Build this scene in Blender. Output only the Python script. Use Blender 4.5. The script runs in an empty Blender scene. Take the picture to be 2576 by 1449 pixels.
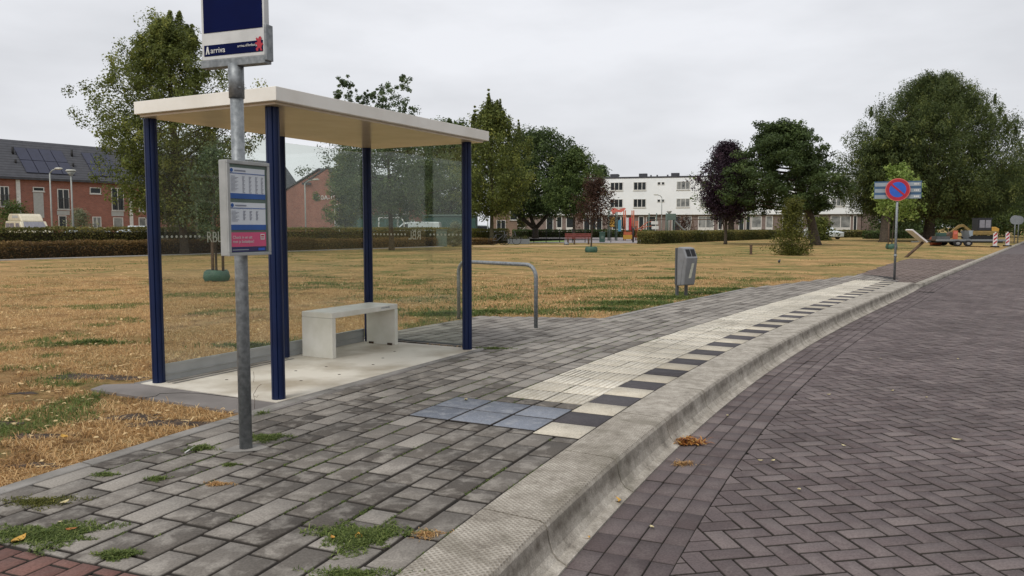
import bpy, math, random
import numpy as np
from mathutils import Vector, Matrix
R = math.radians
rng = np.random.default_rng(7); random.seed(7)
SC = bpy.context.scene; COL = SC.collection

# ------------------------------------------------------------ camera
FPX, HC = 1990.0, 1.33
PITCH = math.atan(154 / FPX)
cam_d = bpy.data.cameras.new('camera'); cam = bpy.data.objects.new('camera', cam_d); COL.objects.link(cam)
cam_d.sensor_width = 36; cam_d.lens = FPX / 2576 * 36; cam_d.clip_end = 3000; cam_d.clip_start = 0.05
cam.location = (0, 0, HC); cam.rotation_euler = (R(90) - PITCH, 0, 0)
SC.camera = cam
SC.render.resolution_x = 1024; SC.render.resolution_y = 576
# ------------------------------------------------------------ light
SC.view_settings.view_transform = 'Standard'; SC.view_settings.look = 'None'
SC.view_settings.exposure = 0.32; SC.view_settings.gamma = 1
SUN_EL, SUN_AZ = R(52), R(215)
W = bpy.data.worlds.new('World'); SC.world = W; W.use_nodes = True
nt = W.node_tree; nt.nodes.clear()
out = nt.nodes.new('ShaderNodeOutputWorld'); mixs = nt.nodes.new('ShaderNodeMixShader')
sky = nt.nodes.new('ShaderNodeTexSky'); sky.sky_type = 'NISHITA'; sky.sun_disc = False
sky.sun_elevation = SUN_EL; sky.sun_rotation = SUN_AZ; sky.dust_density = 4
b1 = nt.nodes.new('ShaderNodeBackground'); b1.inputs[1].default_value = 0.1
nt.links.new(sky.outputs[0], b1.inputs[0])
tc = nt.nodes.new('ShaderNodeTexCoord'); mp = nt.nodes.new('ShaderNodeMapping'); mp.inputs['Scale'].default_value = (1, 1, 3.2)
nz = nt.nodes.new('ShaderNodeTexNoise'); nz.inputs['Scale'].default_value = 2.4; nz.inputs['Detail'].default_value = 6; nz.inputs['Roughness'].default_value = .5
rp = nt.nodes.new('ShaderNodeValToRGB')
rp.color_ramp.elements[0].position = .38; rp.color_ramp.elements[0].color = (.645, .655, .685, 1)
rp.color_ramp.elements[1].position = .62; rp.color_ramp.elements[1].color = (.80, .81, .845, 1)
b2 = nt.nodes.new('ShaderNodeBackground'); b2.inputs[1].default_value = .90
nt.links.new(tc.outputs['Generated'], mp.inputs[0]); nt.links.new(mp.outputs[0], nz.inputs['Vector'])
nt.links.new(nz.outputs['Fac'], rp.inputs[0]); nt.links.new(rp.outputs[0], b2.inputs[0])
mixs.inputs[0].default_value = .94
nt.links.new(b1.outputs[0], mixs.inputs[1]); nt.links.new(b2.outputs[0], mixs.inputs[2]); nt.links.new(mixs.outputs[0], out.inputs[0])
sd_ = bpy.data.lights.new('sun', 'SUN'); sd_.energy = 1.5; sd_.angle = R(22); sd_.color = (1, .96, .9)
sun = bpy.data.objects.new('sun', sd_); COL.objects.link(sun)
sun.rotation_euler = Vector((math.sin(SUN_AZ) * math.cos(SUN_EL), math.cos(SUN_AZ) * math.cos(SUN_EL), math.sin(SUN_EL))).to_track_quat('Z', 'Y').to_euler()

# ------------------------------------------------------------ pixel helpers (2576 wide survey of the photograph -> metres)
_c, _s = math.cos(PITCH), math.sin(PITCH)
def ray(px, py):
    u = (px - 1288) / FPX; v = (724.5 - py) / FPX
    return Vector((u, _c + v * _s, -_s + v * _c))
def G(px, py, z=0.0):
    r = ray(px, py); t = (z - HC) / r.z
    return (r.x * t, r.y * t)
def AT(px, py, Y):
    r = ray(px, py); t = Y / r.y
    return Vector((r.x * t, Y, HC + r.z * t))
def ON(px, py, o, n):
    """point where the sight line meets the plane through o with normal n"""
    r = ray(px, py); C = Vector((0, 0, HC)); t = (Vector(o) - C).dot(Vector(n)) / r.dot(Vector(n))
    return C + r * t

# ------------------------------------------------------------ mesh helpers
def tag(o, label=None, cat=None, group=None, kind=None):
    if label: o['label'] = label
    if cat: o['category'] = cat
    if group: o['group'] = group
    if kind: o['kind'] = kind
    return o
def link_mesh(name, me, mats, parent=None):
    o = bpy.data.objects.new(name, me); COL.objects.link(o)
    for m in (mats if isinstance(mats, (list, tuple)) else [mats]): me.materials.append(m)
    if parent is not None: o.parent = parent
    return o
def thing(name, label, cat, loc=(0, 0, 0), rz=0.0, group=None):
    o = bpy.data.objects.new(name, None); COL.objects.link(o); o.empty_display_size = .2
    o.location = loc; o.rotation_euler = (0, 0, rz)
    return tag(o, label, cat, group)
def np_mesh(name, V, F, mats, parent=None, tint=None, midx=None, smooth=False):
    """V (n,3), F (m,k) same-size faces, tint (n,3)"""
    V = np.asarray(V, np.float32); F = np.asarray(F, np.int32); m, k = F.shape
    me = bpy.data.meshes.new(name); me.vertices.add(len(V)); me.vertices.foreach_set('co', V.ravel())
    me.loops.add(m * k); me.loops.foreach_set('vertex_index', F.ravel())
    me.polygons.add(m); me.polygons.foreach_set('loop_start', np.arange(0, m * k, k, dtype=np.int32))
    me.polygons.foreach_set('loop_total', np.full(m, k, np.int32))
    if midx is not None: me.polygons.foreach_set('material_index', np.asarray(midx, np.int32))
    if smooth: me.polygons.foreach_set('use_smooth', np.ones(m, bool))
    me.update(calc_edges=True)
    if tint is not None:
        a = me.color_attributes.new('tint', 'FLOAT_COLOR', 'POINT')
        t = np.ones((len(V), 4), np.float32); t[:, :tint.shape[1]] = tint
        a.data.foreach_set('color', t.ravel())
    return link_mesh(name, me, mats, parent)
class MB:
    def __init__(s): s.v = []; s.f = []; s.sm = []
    def add(s, vs, fs, smooth=False):
        b = len(s.v); s.v += [tuple(v) for v in vs]; s.f += [tuple(i + b for i in f) for f in fs]; s.sm += [smooth] * len(fs); return s
    def box(s, c, d, rz=0, M=None):
        x, y, z = d[0] / 2, d[1] / 2, d[2] / 2
        vs = [Vector((a * x, b * y, e * z)) for a in (-1, 1) for b in (-1, 1) for e in (-1, 1)]
        T = M if M is not None else Matrix.Rotation(rz, 3, 'Z')
        vs = [T @ v + Vector(c) for v in vs]
        return s.add(vs, [(0, 1, 3, 2), (4, 6, 7, 5), (0, 4, 5, 1), (2, 3, 7, 6), (0, 2, 6, 4), (1, 5, 7, 3)])
    def b2(s, p, q):
        return s.box([(p[i] + q[i]) / 2 for i in range(3)], [abs(p[i] - q[i]) for i in range(3)])
    def tube(s, pts, r, n=8, cap=True):
        pts = [Vector(p) for p in pts]; rs = r if isinstance(r, (list, tuple)) else [r] * len(pts)
        vs = []; prev = None
        for i, p in enumerate(pts):
            t = (pts[min(i + 1, len(pts) - 1)] - pts[max(i - 1, 0)]).normalized()
            if prev is None:
                a = Vector((0, 0, 1)) if abs(t.z) < .9 else Vector((1, 0, 0)); u = t.cross(a).normalized()
            else: u = (prev - t * prev.dot(t)).normalized()
            prev = u; w = t.cross(u)
            for k in range(n):
                an = 2 * math.pi * k / n; vs.append(p + (u * math.cos(an) + w * math.sin(an)) * rs[i])
        fs = [(i * n + k, i * n + (k + 1) % n, (i + 1) * n + (k + 1) % n, (i + 1) * n + k) for i in range(len(pts) - 1) for k in range(n)]
        s.add(vs, fs, True)
        if cap:
            b = len(s.v) - len(vs); s.f.append(tuple(b + k for k in range(n))[::-1]); s.f.append(tuple(b + (len(pts) - 1) * n + k for k in range(n))); s.sm += [False, False]
        return s
    def cyl(s, a, b, r, n=16): return s.tube([a, b], r, n)
    def prism(s, poly, n, h, o=(0, 0, 0), ux=(1, 0, 0), uy=(0, 0, 1)):
        """poly in plane (ux,uy) at o, extruded along n by h"""
        ux, uy, n, o = Vector(ux), Vector(uy), Vector(n), Vector(o); k = len(poly)
        a = [o + ux * p[0] + uy * p[1] for p in poly]; b = [p + n * h for p in a]
        fs = [tuple(range(k)), tuple(range(k, 2 * k))[::-1]] + [(i, (i + 1) % k, k + (i + 1) % k, k + i) for i in range(k)]
        return s.add(a + b, fs)
    def sphere(s, c, r, n=12, m=8, sc=(1, 1, 1)):
        vs = [(c[0], c[1], c[2] + r * sc[2])]
        for i in range(1, m):
            th = math.pi * i / m
            for k in range(n):
                ph = 2 * math.pi * k / n
                vs.append((c[0] + r * sc[0] * math.sin(th) * math.cos(ph), c[1] + r * sc[1] * math.sin(th) * math.sin(ph), c[2] + r * sc[2] * math.cos(th)))
        vs.append((c[0], c[1], c[2] - r * sc[2])); L = len(vs) - 1
        fs = [(0, 1 + k, 1 + (k + 1) % n) for k in range(n)]
        fs += [(1 + i * n + k, 1 + (i + 1) * n + k, 1 + (i + 1) * n + (k + 1) % n, 1 + i * n + (k + 1) % n) for i in range(m - 2) for k in range(n)]
        fs += [(L, 1 + (m - 2) * n + (k + 1) % n, 1 + (m - 2) * n + k) for k in range(n)]
        return s.add(vs, fs, True)
    def build(s, name, mat, parent=None, bevel=0, fix=True):
        me = bpy.data.meshes.new(name); me.from_pydata([tuple(v) for v in s.v], [], s.f); me.update()
        me.polygons.foreach_set('use_smooth', s.sm)
        if fix:
            import bmesh
            bm = bmesh.new(); bm.from_mesh(me); bmesh.ops.recalc_face_normals(bm, faces=bm.faces); bm.to_mesh(me); bm.free()
        o = link_mesh(name, me, mat, parent)
        if bevel:
            m = o.modifiers.new('bevel', 'BEVEL'); m.width = bevel; m.segments = 2; m.limit_method = 'ANGLE'; m.angle_limit = R(40)
        return o
def text_mesh(name, body, size, mat, M, parent=None, ext=.001, align='LEFT', sx=1.0):
    cu = bpy.data.curves.new(name, 'FONT'); cu.body = body; cu.size = size; cu.extrude = ext; cu.align_x = align
    t = bpy.data.objects.new('tmp_text', cu); COL.objects.link(t)
    dg = bpy.context.evaluated_depsgraph_get(); me = bpy.data.meshes.new_from_object(t.evaluated_get(dg))
    bpy.data.objects.remove(t); me.transform(M @ Matrix.Diagonal((sx, 1, 1, 1))); me.materials.clear(); me.name = name
    return link_mesh(name, me, mat, parent)
def frame(o, ux, uy, n):
    """4x4 with x=ux y=uy z=n"""
    m = Matrix.Identity(4)
    for i, a in enumerate((ux, uy, n)):
        a = Vector(a)
        for j in range(3): m[j][i] = a[j]
    for j in range(3): m[j][3] = o[j]
    return m

# ------------------------------------------------------------ materials
def nodes(name):
    m = bpy.data.materials.new(name); m.use_nodes = True; t = m.node_tree; b = t.nodes['Principled BSDF']
    return m, t, b
def ramp(t, stops, fac):
    r = t.nodes.new('ShaderNodeValToRGB'); e = r.color_ramp.elements
    while len(e) < len(stops): e.new(.5)
    for i, (p, c) in enumerate(stops): e[i].position = p; e[i].color = (*c, 1)
    t.links.new(fac, r.inputs[0]); return r.outputs[0]
def noise(t, scale, detail=4, rough=.55, vec=None, dist=0):
    n = t.nodes.new('ShaderNodeTexNoise'); n.inputs['Scale'].default_value = scale; n.inputs['Detail'].default_value = detail
    n.inputs['Roughness'].default_value = rough; n.inputs['Distortion'].default_value = dist
    if vec is None:
        tc = t.nodes.new('ShaderNodeTexCoord'); vec = tc.outputs['Object']
    t.links.new(vec, n.inputs['Vector']); return n.outputs['Fac']
def mixc(t, fac, a, b, mode='MIX'):
    m = t.nodes.new('ShaderNodeMix'); m.data_type = 'RGBA'; m.blend_type = mode
    for sck, v in ((0, fac), (6, a), (7, b)):
        if hasattr(v, 'is_linked') or hasattr(v, 'links'): t.links.new(v, m.inputs[sck])
        elif sck == 0: m.inputs[0].default_value = v
        else: m.inputs[sck].default_value = (*v, 1)
    return m.outputs[2]
def math_(t, op, a, b=0.0, clamp=False):
    m = t.nodes.new('ShaderNodeMath'); m.operation = op; m.use_clamp = clamp
    for i, v in enumerate((a, b)):
        if hasattr(v, 'links'): t.links.new(v, m.inputs[i])
        else: m.inputs[i].default_value = v
    return m.outputs[0]
def bump(t, b, h, strength=.3, dist=.01):
    n = t.nodes.new('ShaderNodeBump'); n.inputs['Strength'].default_value = strength; n.inputs['Distance'].default_value = dist
    t.links.new(h, n.inputs['Height']); t.links.new(n.outputs[0], b.inputs['Normal'])
def mat(name, c, c2=None, rough=.7, scale=6, metal=0, bmp=0, bs=40, lo=.35, hi=.65, spec=.5, detail=4):
    m, t, b = nodes(name); b.inputs['Roughness'].default_value = rough; b.inputs['Metallic'].default_value = metal
    b.inputs['Specular IOR Level'].default_value = spec
    c2 = c2 or tuple(x * .82 for x in c)
    t.links.new(ramp(t, [(lo, c2), (hi, c)], noise(t, scale, detail)), b.inputs['Base Color'])
    if bmp: bump(t, b, noise(t, bs, 3), bmp, .01)
    return m
def tint_node(t):
    a = t.nodes.new('ShaderNodeAttribute'); a.attribute_name = 'tint'; s = t.nodes.new('ShaderNodeSeparateColor'); t.links.new(a.outputs['Color'], s.inputs[0]); return s.outputs
def paver_mat(name, stops, blot, blotmix=.5, rough=.85, fine=90, bscale=9, edge=True):
    m, t, b = nodes(name); b.inputs['Roughness'].default_value = rough; b.inputs['Specular IOR Level'].default_value = .3
    tn = tint_node(t); base = ramp(t, stops, tn[0])
    # blotches stay inside each stone: shift the noise by the stone's own random value
    tcn = t.nodes.new('ShaderNodeTexCoord'); cx = t.nodes.new('ShaderNodeCombineXYZ'); t.links.new(math_(t, 'MULTIPLY', tn[1], 37.0), cx.inputs[2])
    va = t.nodes.new('ShaderNodeVectorMath'); va.operation = 'ADD'; t.links.new(tcn.outputs['Object'], va.inputs[0]); t.links.new(cx.outputs[0], va.inputs[1])
    bl = noise(t, bscale, 4, .6, va.outputs[0], .4)
    f = math_(t, 'MULTIPLY', math_(t, 'SMOOTHSTEP' if False else 'MULTIPLY', math_(t, 'SUBTRACT', bl, .47, True), 6.0, True), blotmix)
    c = mixc(t, f, base, blot)
    fn = noise(t, fine, 2, .7)
    c = mixc(t, 1.0, c, ramp(t, [(.3, (.72, .72, .72)), (.7, (1.15, 1.15, 1.15))], fn), 'MULTIPLY')
    c = mixc(t, 1.0, c, ramp(t, [(.35, (.80, .80, .80)), (.65, (1.10, 1.10, 1.10))], noise(t, .9, 3)), 'MULTIPLY')
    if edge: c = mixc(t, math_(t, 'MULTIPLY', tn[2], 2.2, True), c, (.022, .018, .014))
    t.links.new(c, b.inputs['Base Color']); bump(t, b, fn, .25, .004)
    return m
def leaf_mat(name, stops, trans=.35, rough=.6):
    m, t, b = nodes(name); tn = tint_node(t); c = ramp(t, stops, tn[0])
    b.inputs['Roughness'].default_value = rough; b.inputs['Specular IOR Level'].default_value = .25
    t.links.new(c, b.inputs['Base Color'])
    tr = t.nodes.new('ShaderNodeBsdfTranslucent'); t.links.new(c, tr.inputs[0])
    mx = t.nodes.new('ShaderNodeMixShader'); mx.inputs[0].default_value = trans
    o = t.nodes['Material Output']; t.links.new(b.outputs[0], mx.inputs[1]); t.links.new(tr.outputs[0], mx.inputs[2]); t.links.new(mx.outputs[0], o.inputs[0])
    return m
def glass_mat(name, tintc, haze, gl=1.0, hazec=(.5, .52, .48)):
    m, t, b = nodes(name); t.nodes.remove(b); o = t.nodes['Material Output']
    tr = t.nodes.new('ShaderNodeBsdfTransparent'); tr.inputs[0].default_value = (*tintc, 1)
    g = t.nodes.new('ShaderNodeBsdfGlossy'); g.inputs['Roughness'].default_value = .02
    ge = t.nodes.new('ShaderNodeNewGeometry'); dp = t.nodes.new('ShaderNodeVectorMath'); dp.operation = 'DOT_PRODUCT'
    t.links.new(ge.outputs['Normal'], dp.inputs[0]); t.links.new(ge.outputs['Incoming'], dp.inputs[1])
    sch = math_(t, 'ADD', math_(t, 'MULTIPLY', math_(t, 'POWER', math_(t, 'SUBTRACT', 1.0, math_(t, 'ABSOLUTE', dp.outputs['Value']), True), 5.0), .96), .045)
    df = t.nodes.new('ShaderNodeBsdfDiffuse'); df.inputs[0].default_value = (*hazec, 1)
    m1 = t.nodes.new('ShaderNodeMixShader')
    t.links.new(math_(t, 'MULTIPLY', ramp(t, [(.3, (.6,) * 3), (.75, (1.5,) * 3)], noise(t, 1.6, 3)), haze), m1.inputs[0])
    t.links.new(tr.outputs[0], m1.inputs[1]); t.links.new(df.outputs[0], m1.inputs[2])
    m2 = t.nodes.new('ShaderNodeMixShader'); t.links.new(math_(t, 'MULTIPLY', sch, gl, True), m2.inputs[0])
    t.links.new(m1.outputs[0], m2.inputs[1]); t.links.new(g.outputs[0], m2.inputs[2]); t.links.new(m2.outputs[0], o.inputs[0])
    return m
def brick_mat(name, c1, c2, mortar, sx=1.0):
    m, t, b = nodes(name); b.inputs['Roughness'].default_value = .9
    tcn = t.nodes.new('ShaderNodeTexCoord'); sp = t.nodes.new('ShaderNodeSeparateXYZ'); t.links.new(tcn.outputs['Object'], sp.inputs[0])
    cx = t.nodes.new('ShaderNodeCombineXYZ'); t.links.new(math_(t, 'ADD', sp.outputs[0], sp.outputs[1]), cx.inputs[0]); t.links.new(sp.outputs[2], cx.inputs[1])
    bt = t.nodes.new('ShaderNodeTexBrick'); bt.inputs['Scale'].default_value = 1; bt.inputs['Brick Width'].default_value = .22; bt.inputs['Row Height'].default_value = .075
    bt.inputs['Mortar Size'].default_value = .008; bt.inputs['Color1'].default_value = (*c1, 1); bt.inputs['Color2'].default_value = (*c2, 1); bt.inputs['Mortar'].default_value = (*mortar, 1)
    t.links.new(cx.outputs[0], bt.inputs['Vector'])
    c = mixc(t, 1.0, bt.outputs['Color'], ramp(t, [(.3, (.8,) * 3), (.7, (1.15,) * 3)], noise(t, .8, 5, .7)), 'MULTIPLY')
    t.links.new(c, b.inputs['Base Color']); return m

M = {}
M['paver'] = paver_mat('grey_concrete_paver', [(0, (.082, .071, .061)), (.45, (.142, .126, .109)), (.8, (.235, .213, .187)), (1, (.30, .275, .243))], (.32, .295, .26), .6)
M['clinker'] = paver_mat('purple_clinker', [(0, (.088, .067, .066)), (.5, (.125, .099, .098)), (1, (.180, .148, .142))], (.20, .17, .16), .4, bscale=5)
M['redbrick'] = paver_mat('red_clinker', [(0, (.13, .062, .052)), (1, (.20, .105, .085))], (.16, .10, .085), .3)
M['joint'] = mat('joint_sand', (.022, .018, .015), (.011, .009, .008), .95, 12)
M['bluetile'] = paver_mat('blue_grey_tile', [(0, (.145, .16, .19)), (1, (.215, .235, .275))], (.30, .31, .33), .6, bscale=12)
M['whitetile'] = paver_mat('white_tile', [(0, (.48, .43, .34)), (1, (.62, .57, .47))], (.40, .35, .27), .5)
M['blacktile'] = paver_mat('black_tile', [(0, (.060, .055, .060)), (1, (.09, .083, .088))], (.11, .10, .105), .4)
M['ribtile'] = paver_mat('ribbed_tile', [(0, (.52, .48, .40)), (1, (.68, .64, .55))], (.42, .38, .30), .5, edge=False)
M['edging'] = mat('concrete_edging', (.26, .245, .225), (.16, .15, .135), .9, 5, bmp=.3)
def kerb_mat(name, dimple):
    m, t, b = nodes(name); b.inputs['Roughness'].default_value = .9
    base = ramp(t, [(.34, (.15, .13, .105)), (.45, (.30, .27, .225)), (.54, (.40, .365, .31)), (.66, (.55, .51, .44))], noise(t, 5.5, 12, .85))
    st = noise(t, 1.3, 4, .6, dist=1.2)
    c = mixc(t, math_(t, 'MULTIPLY', math_(t, 'SUBTRACT', st, .53, True), 5.0, True), base, (.15, .135, .10))
    # dirt on the upright face
    sp = t.nodes.new('ShaderNodeSeparateXYZ'); tcn = t.nodes.new('ShaderNodeTexCoord'); t.links.new(tcn.outputs['Object'], sp.inputs[0])
    ht = math_(t, 'MULTIPLY', math_(t, 'ADD', sp.outputs[2], .055), 16.0)
    up = math_(t, 'SUBTRACT', 1.0, math_(t, 'ABSOLUTE', ht), True)
    c = mixc(t, math_(t, 'MULTIPLY', up, math_(t, 'MULTIPLY', math_(t, 'SUBTRACT', noise(t, 6, 5, .75), .40, True), 4.0, True), True), c, (.125, .105, .08))
    fn = noise(t, 120, 2, .8); c = mixc(t, 1.0, c, ramp(t, [(.3, (.7,) * 3), (.7, (1.15,) * 3)], fn), 'MULTIPLY')
    if dimple:
        mpn = t.nodes.new('ShaderNodeMapping'); mpn.inputs['Rotation'].default_value = (0, 0, R(-(90 - 63))); mpn.inputs['Scale'].default_value = (48, 48, 1); t.links.new(tcn.outputs['Object'], mpn.inputs[0])
        s2 = t.nodes.new('ShaderNodeSeparateXYZ'); t.links.new(mpn.outputs[0], s2.inputs[0])
        w = math_(t, 'MULTIPLY', math_(t, 'SINE', math_(t, 'MULTIPLY', s2.outputs[0], 3.1416)), math_(t, 'SINE', math_(t, 'MULTIPLY', s2.outputs[1], 3.1416)))
        dm = math_(t, 'MULTIPLY', math_(t, 'SUBTRACT', math_(t, 'ABSOLUTE', w), .25, True), 1.6, True)
        topm = math_(t, 'MULTIPLY', math_(t, 'ADD', sp.outputs[2], .012), 200.0, True)
        dm = math_(t, 'MULTIPLY', dm, topm)
        c = mixc(t, math_(t, 'MULTIPLY', dm, .6), c, (.13, .105, .075)); 
        h = math_(t, 'SUBTRACT', math_(t, 'MULTIPLY', fn, .3), dm); bump(t, b, h, .6, .004)
    else: bump(t, b, fn, .35, .004)
    t.links.new(c, b.inputs['Base Color']); return m
M['kerb'] = kerb_mat('kerb_concrete', False); M['kerbd'] = kerb_mat('kerb_concrete_dimpled', True)
M['slab'] = mat('pale_concrete_slab', (.62, .58, .50), (.36, .31, .235), .8, 1.25, bmp=.15, bs=60, detail=10, lo=.36, hi=.56)
M['asph'] = mat('grey_screed', (.21, .19, .178), (.14, .127, .118), .95, 2.5, bmp=.3, detail=7)
M['white'] = mat('white_coated_metal', (.80, .78, .72), (.70, .67, .60), .45, 2.5, detail=8)
M['benchw'] = mat('white_bench_coating', (.74, .72, .66), (.62, .60, .52), .4, 4)
M['blue'] = mat('navy_coated_metal', (.005, .015, .062), (.004, .011, .046), .42, 3, spec=.3)
M['galv'] = mat('galvanised_steel', (.27, .29, .30), (.15, .165, .175), .5, 30, .35, detail=6)
M['alu'] = mat('aluminium', (.42, .43, .42), (.34, .35, .34), .45, 8, .3)
M['signwhite'] = mat('sign_white', (.60, .61, .60), rough=.5)
M['signblue'] = mat('sign_blue', (.001, .005, .048), (.001, .004, .040), .8, spec=.1)
M['pink'] = mat('poster_pink', (.62, .09, .20), (.56, .08, .18), .4)
M['paper'] = mat('paper', (.62, .66, .69), (.58, .62, .66), .5)
M['pblue'] = mat('print_blue', (.025, .10, .34), rough=.4)
M['pnavy'] = mat('print_navy', (.03, .03, .12), rough=.4)
M['ink'] = mat('grey_print', (.22, .24, .30), rough=.6)
M['red'] = mat('red_paint', (.42, .012, .03), rough=.4)
M['redrim'] = mat('red_rim', (.62, .16, .12), rough=.4)
M['rblue'] = mat('blue_reflective', (.02, .11, .52), rough=.4)
M['boardblue'] = mat('board_blue', (.04, .10, .19), rough=.5)
M['boardgrey'] = mat('board_grey', (.28, .33, .37), rough=.5)
M['binm'] = mat('grey_bin_plastic', (.21, .215, .225), (.17, .175, .18), .45, 7)
M['bind'] = mat('dark_grey_metal', (.09, .095, .10), rough=.5)
M['black'] = mat('black', (.008, .008, .009), rough=.7)
M['sticker'] = mat('pale_sticker', (.62, .62, .50), (.42, .43, .36), .6, 30)
M['bark'] = mat('bark', (.085, .065, .045), (.035, .028, .02), .95, 9, bmp=.6, bs=14)
M['barkg'] = mat('greenish_bark', (.10, .092, .05), (.05, .045, .025), .95, 9, bmp=.6)
M['wood'] = mat('weathered_wood', (.13, .085, .055), (.07, .045, .03), .9, 10)
M['redwood'] = mat('red_brown_wood', (.22, .055, .045), (.15, .035, .03), .7, 10)
M['bag'] = mat('green_water_bag', (.045, .115, .075), (.03, .08, .055), .6, 5)
M['roof'] = mat('slate_grey_tiles', (.060, .062, .072), (.040, .042, .050), .75, 3)
M['solar'] = mat('solar_glass', (.030, .034, .062), (.024, .027, .05), .3, 3)
M['solarf'] = mat('solar_frame', (.02, .02, .025), rough=.4)
M['brickw'] = brick_mat('red_brick_wall', (.30, .105, .072), (.22, .075, .055), (.30, .22, .18))
M['brickd'] = brick_mat('brown_brick_wall', (.21, .15, .13), (.15, .11, .10), (.25, .22, .2))
M['brickl'] = brick_mat('light_brown_brick_wall', (.26, .17, .125), (.21, .14, .10), (.3, .25, .2))
M['pale'] = mat('pale_grey_panel', (.40, .41, .40), (.35, .36, .35), .6)
M['frame'] = mat('white_frame', (.66, .66, .63), rough=.5)
M['pane'] = mat('dark_window_glass', (.035, .042, .045), (.02, .025, .03), .15, 1.0)
M['panel'] = mat('curtained_window', (.30, .31, .30), (.12, .13, .13), .3, 1.3)
M['render'] = mat('white_facade_panels', (.80, .83, .84), (.75, .78, .79), .7, .5)
M['hedgeb'] = mat('hedge_wood', (.055, .045, .022), (.03, .026, .014), .95, 5)
M['glass'] = glass_mat('shelter_glass', (.91, .935, .91), .022, 1.0)
M['dots'] = mat('frosted_dots', (.72, .70, .64), rough=.8)
M['carw'] = mat('cream_vehicle_paint', (.62, .57, .43), rough=.3)
M['vanw'] = mat('white_vehicle_paint', (.66, .72, .74), rough=.3)
M['carg'] = mat('dark_vehicle_paint', (.02, .022, .028), rough=.3)
M['carglass'] = mat('vehicle_glass', (.05, .055, .06), rough=.12)
M['carglass2'] = mat('vehicle_glass_pale', (.22, .22, .25), rough=.12)
M['tyre'] = mat('tyre', (.012, .012, .013), rough=.9)
M['rim'] = mat('rim', (.28, .28, .28), rough=.5, metal=.3)
M['green'] = mat('dark_green_steel', (.035, .085, .068), (.028, .07, .055), .6, 2)
M['greenb'] = mat('green_grey_steel', (.11, .155, .13), (.09, .13, .11), .6)
M['orange'] = mat('orange_plastic', (.45, .11, .045), rough=.5)
M['yellow'] = mat('yellow_paint', (.48, .27, .04), (.4, .22, .03), .5)
M['mustard'] = mat('dusty_yellow_paint', (.24, .16, .045), (.16, .11, .035), .7)
M['cyanp'] = mat('blue_panel', (.08, .25, .36), rough=.5)
M['rwhite'] = mat('sign_white_reflective', (.7, .66, .66), rough=.5)
M['lampm'] = mat('lamp_pole_grey', (.33, .35, .33), (.27, .29, .27), .6)
M['lampl'] = mat('lamp_glass', (.55, .55, .48), rough=.3)
M['asphalt'] = mat('path_asphalt', (.17, .155, .15), (.12, .11, .105), .95, 3)
M['leafy'] = mat('yellow_leaf', (.55, .33, .05), (.40, .20, .03), .6, 60)
M['leafo'] = mat('orange_brown_leaf', (.42, .15, .03), (.25, .08, .02), .7, 60)
M['leafp'] = mat('pale_leaf', (.58, .52, .34), (.4, .33, .15), .7, 60)
G1 = {'olive': [(0, (.020, .026, .007)), (.55, (.062, .076, .019)), (1, (.15, .155, .04))],
      'mid': [(0, (.015, .024, .007)), (.55, (.042, .062, .017)), (1, (.095, .12, .034))],
      'dark': [(0, (.011, .017, .006)), (.55, (.029, .044, .014)), (1, (.062, .085, .028))],
      'birch': [(0, (.018, .030, .015)), (.55, (.055, .078, .036)), (1, (.12, .15, .075))],
      'purple': [(0, (.010, .006, .010)), (.6, (.030, .017, .026)), (1, (.062, .037, .046))],
      'copper': [(0, (.018, .011, .009)), (.6, (.052, .028, .020)), (1, (.10, .06, .035))],
      'lime': [(0, (.10, .15, .03)), (.5, (.22, .30, .075)), (1, (.42, .48, .16))],
      'yew': [(0, (.014, .020, .008)), (.55, (.040, .054, .017)), (1, (.10, .11, .032))],
      'bushy': [(0, (.030, .035, .008)), (.5, (.11, .12, .022)), (1, (.26, .24, .06))],
      'palegr': [(0, (.10, .12, .07)), (.5, (.21, .23, .14)), (1, (.36, .36, .22))],
      'hedge': [(0, (.014, .018, .006)), (.5, (.045, .048, .015)), (1, (.13, .11, .036))],
      'hedger': [(0, (.024, .014, .008)), (.5, (.066, .042, .018)), (1, (.15, .10, .038))],
      'straw': [(0, (.20, .115, .05)), (.45, (.54, .325, .135)), (1, (.86, .66, .36))],
      'weed': [(0, (.05, .075, .018)), (.5, (.12, .17, .04)), (1, (.27, .31, .10))]}
gain = {'olive': 2.4, 'mid': 2.2, 'dark': 2.4, 'birch': 2.0, 'purple': 1.7, 'copper': 1.6, 'yew': 2.4, 'lime': 1.15, 'hedge': 2.5, 'hedger': 2.1}
L = {k: leaf_mat('leaves_' + k, [(p, tuple(x * gain.get(k, 1) for x in c)) for p, c in v], .42) for k, v in G1.items()}

# lawn material: parched turf with greener streaks
m, t, b = nodes('parched_lawn'); b.inputs['Roughness'].default_value = .95; b.inputs['Specular IOR Level'].default_value = .1
tcn = t.nodes.new('ShaderNodeTexCoord')
mpn = t.nodes.new('ShaderNodeMapping'); mpn.inputs['Rotation'].default_value = (0, 0, R(20)); mpn.inputs['Scale'].default_value = (.8, 1, 1); t.links.new(tcn.outputs['Object'], mpn.inputs[0])
dry = ramp(t, [(.22, (.22, .135, .06)), (.42, (.42, .26, .115)), (.6, (.52, .35, .17)), (.8, (.66, .49, .26))], noise(t, 9, 9, .8))
big = ramp(t, [(.36, (.70, .68, .66)), (.64, (1.20, 1.18, 1.15))], noise(t, .55, 8, .75, mpn.outputs[0]))
c = mixc(t, 1.0, dry, big, 'MULTIPLY')
c = mixc(t, 1.0, c, ramp(t, [(.36, (.62, .58, .52)), (.5, (1, 1, 1)), (.66, (1.28, 1.27, 1.25))], noise(t, 3.4, 10, .85, dist=.5)), 'MULTIPLY')
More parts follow.
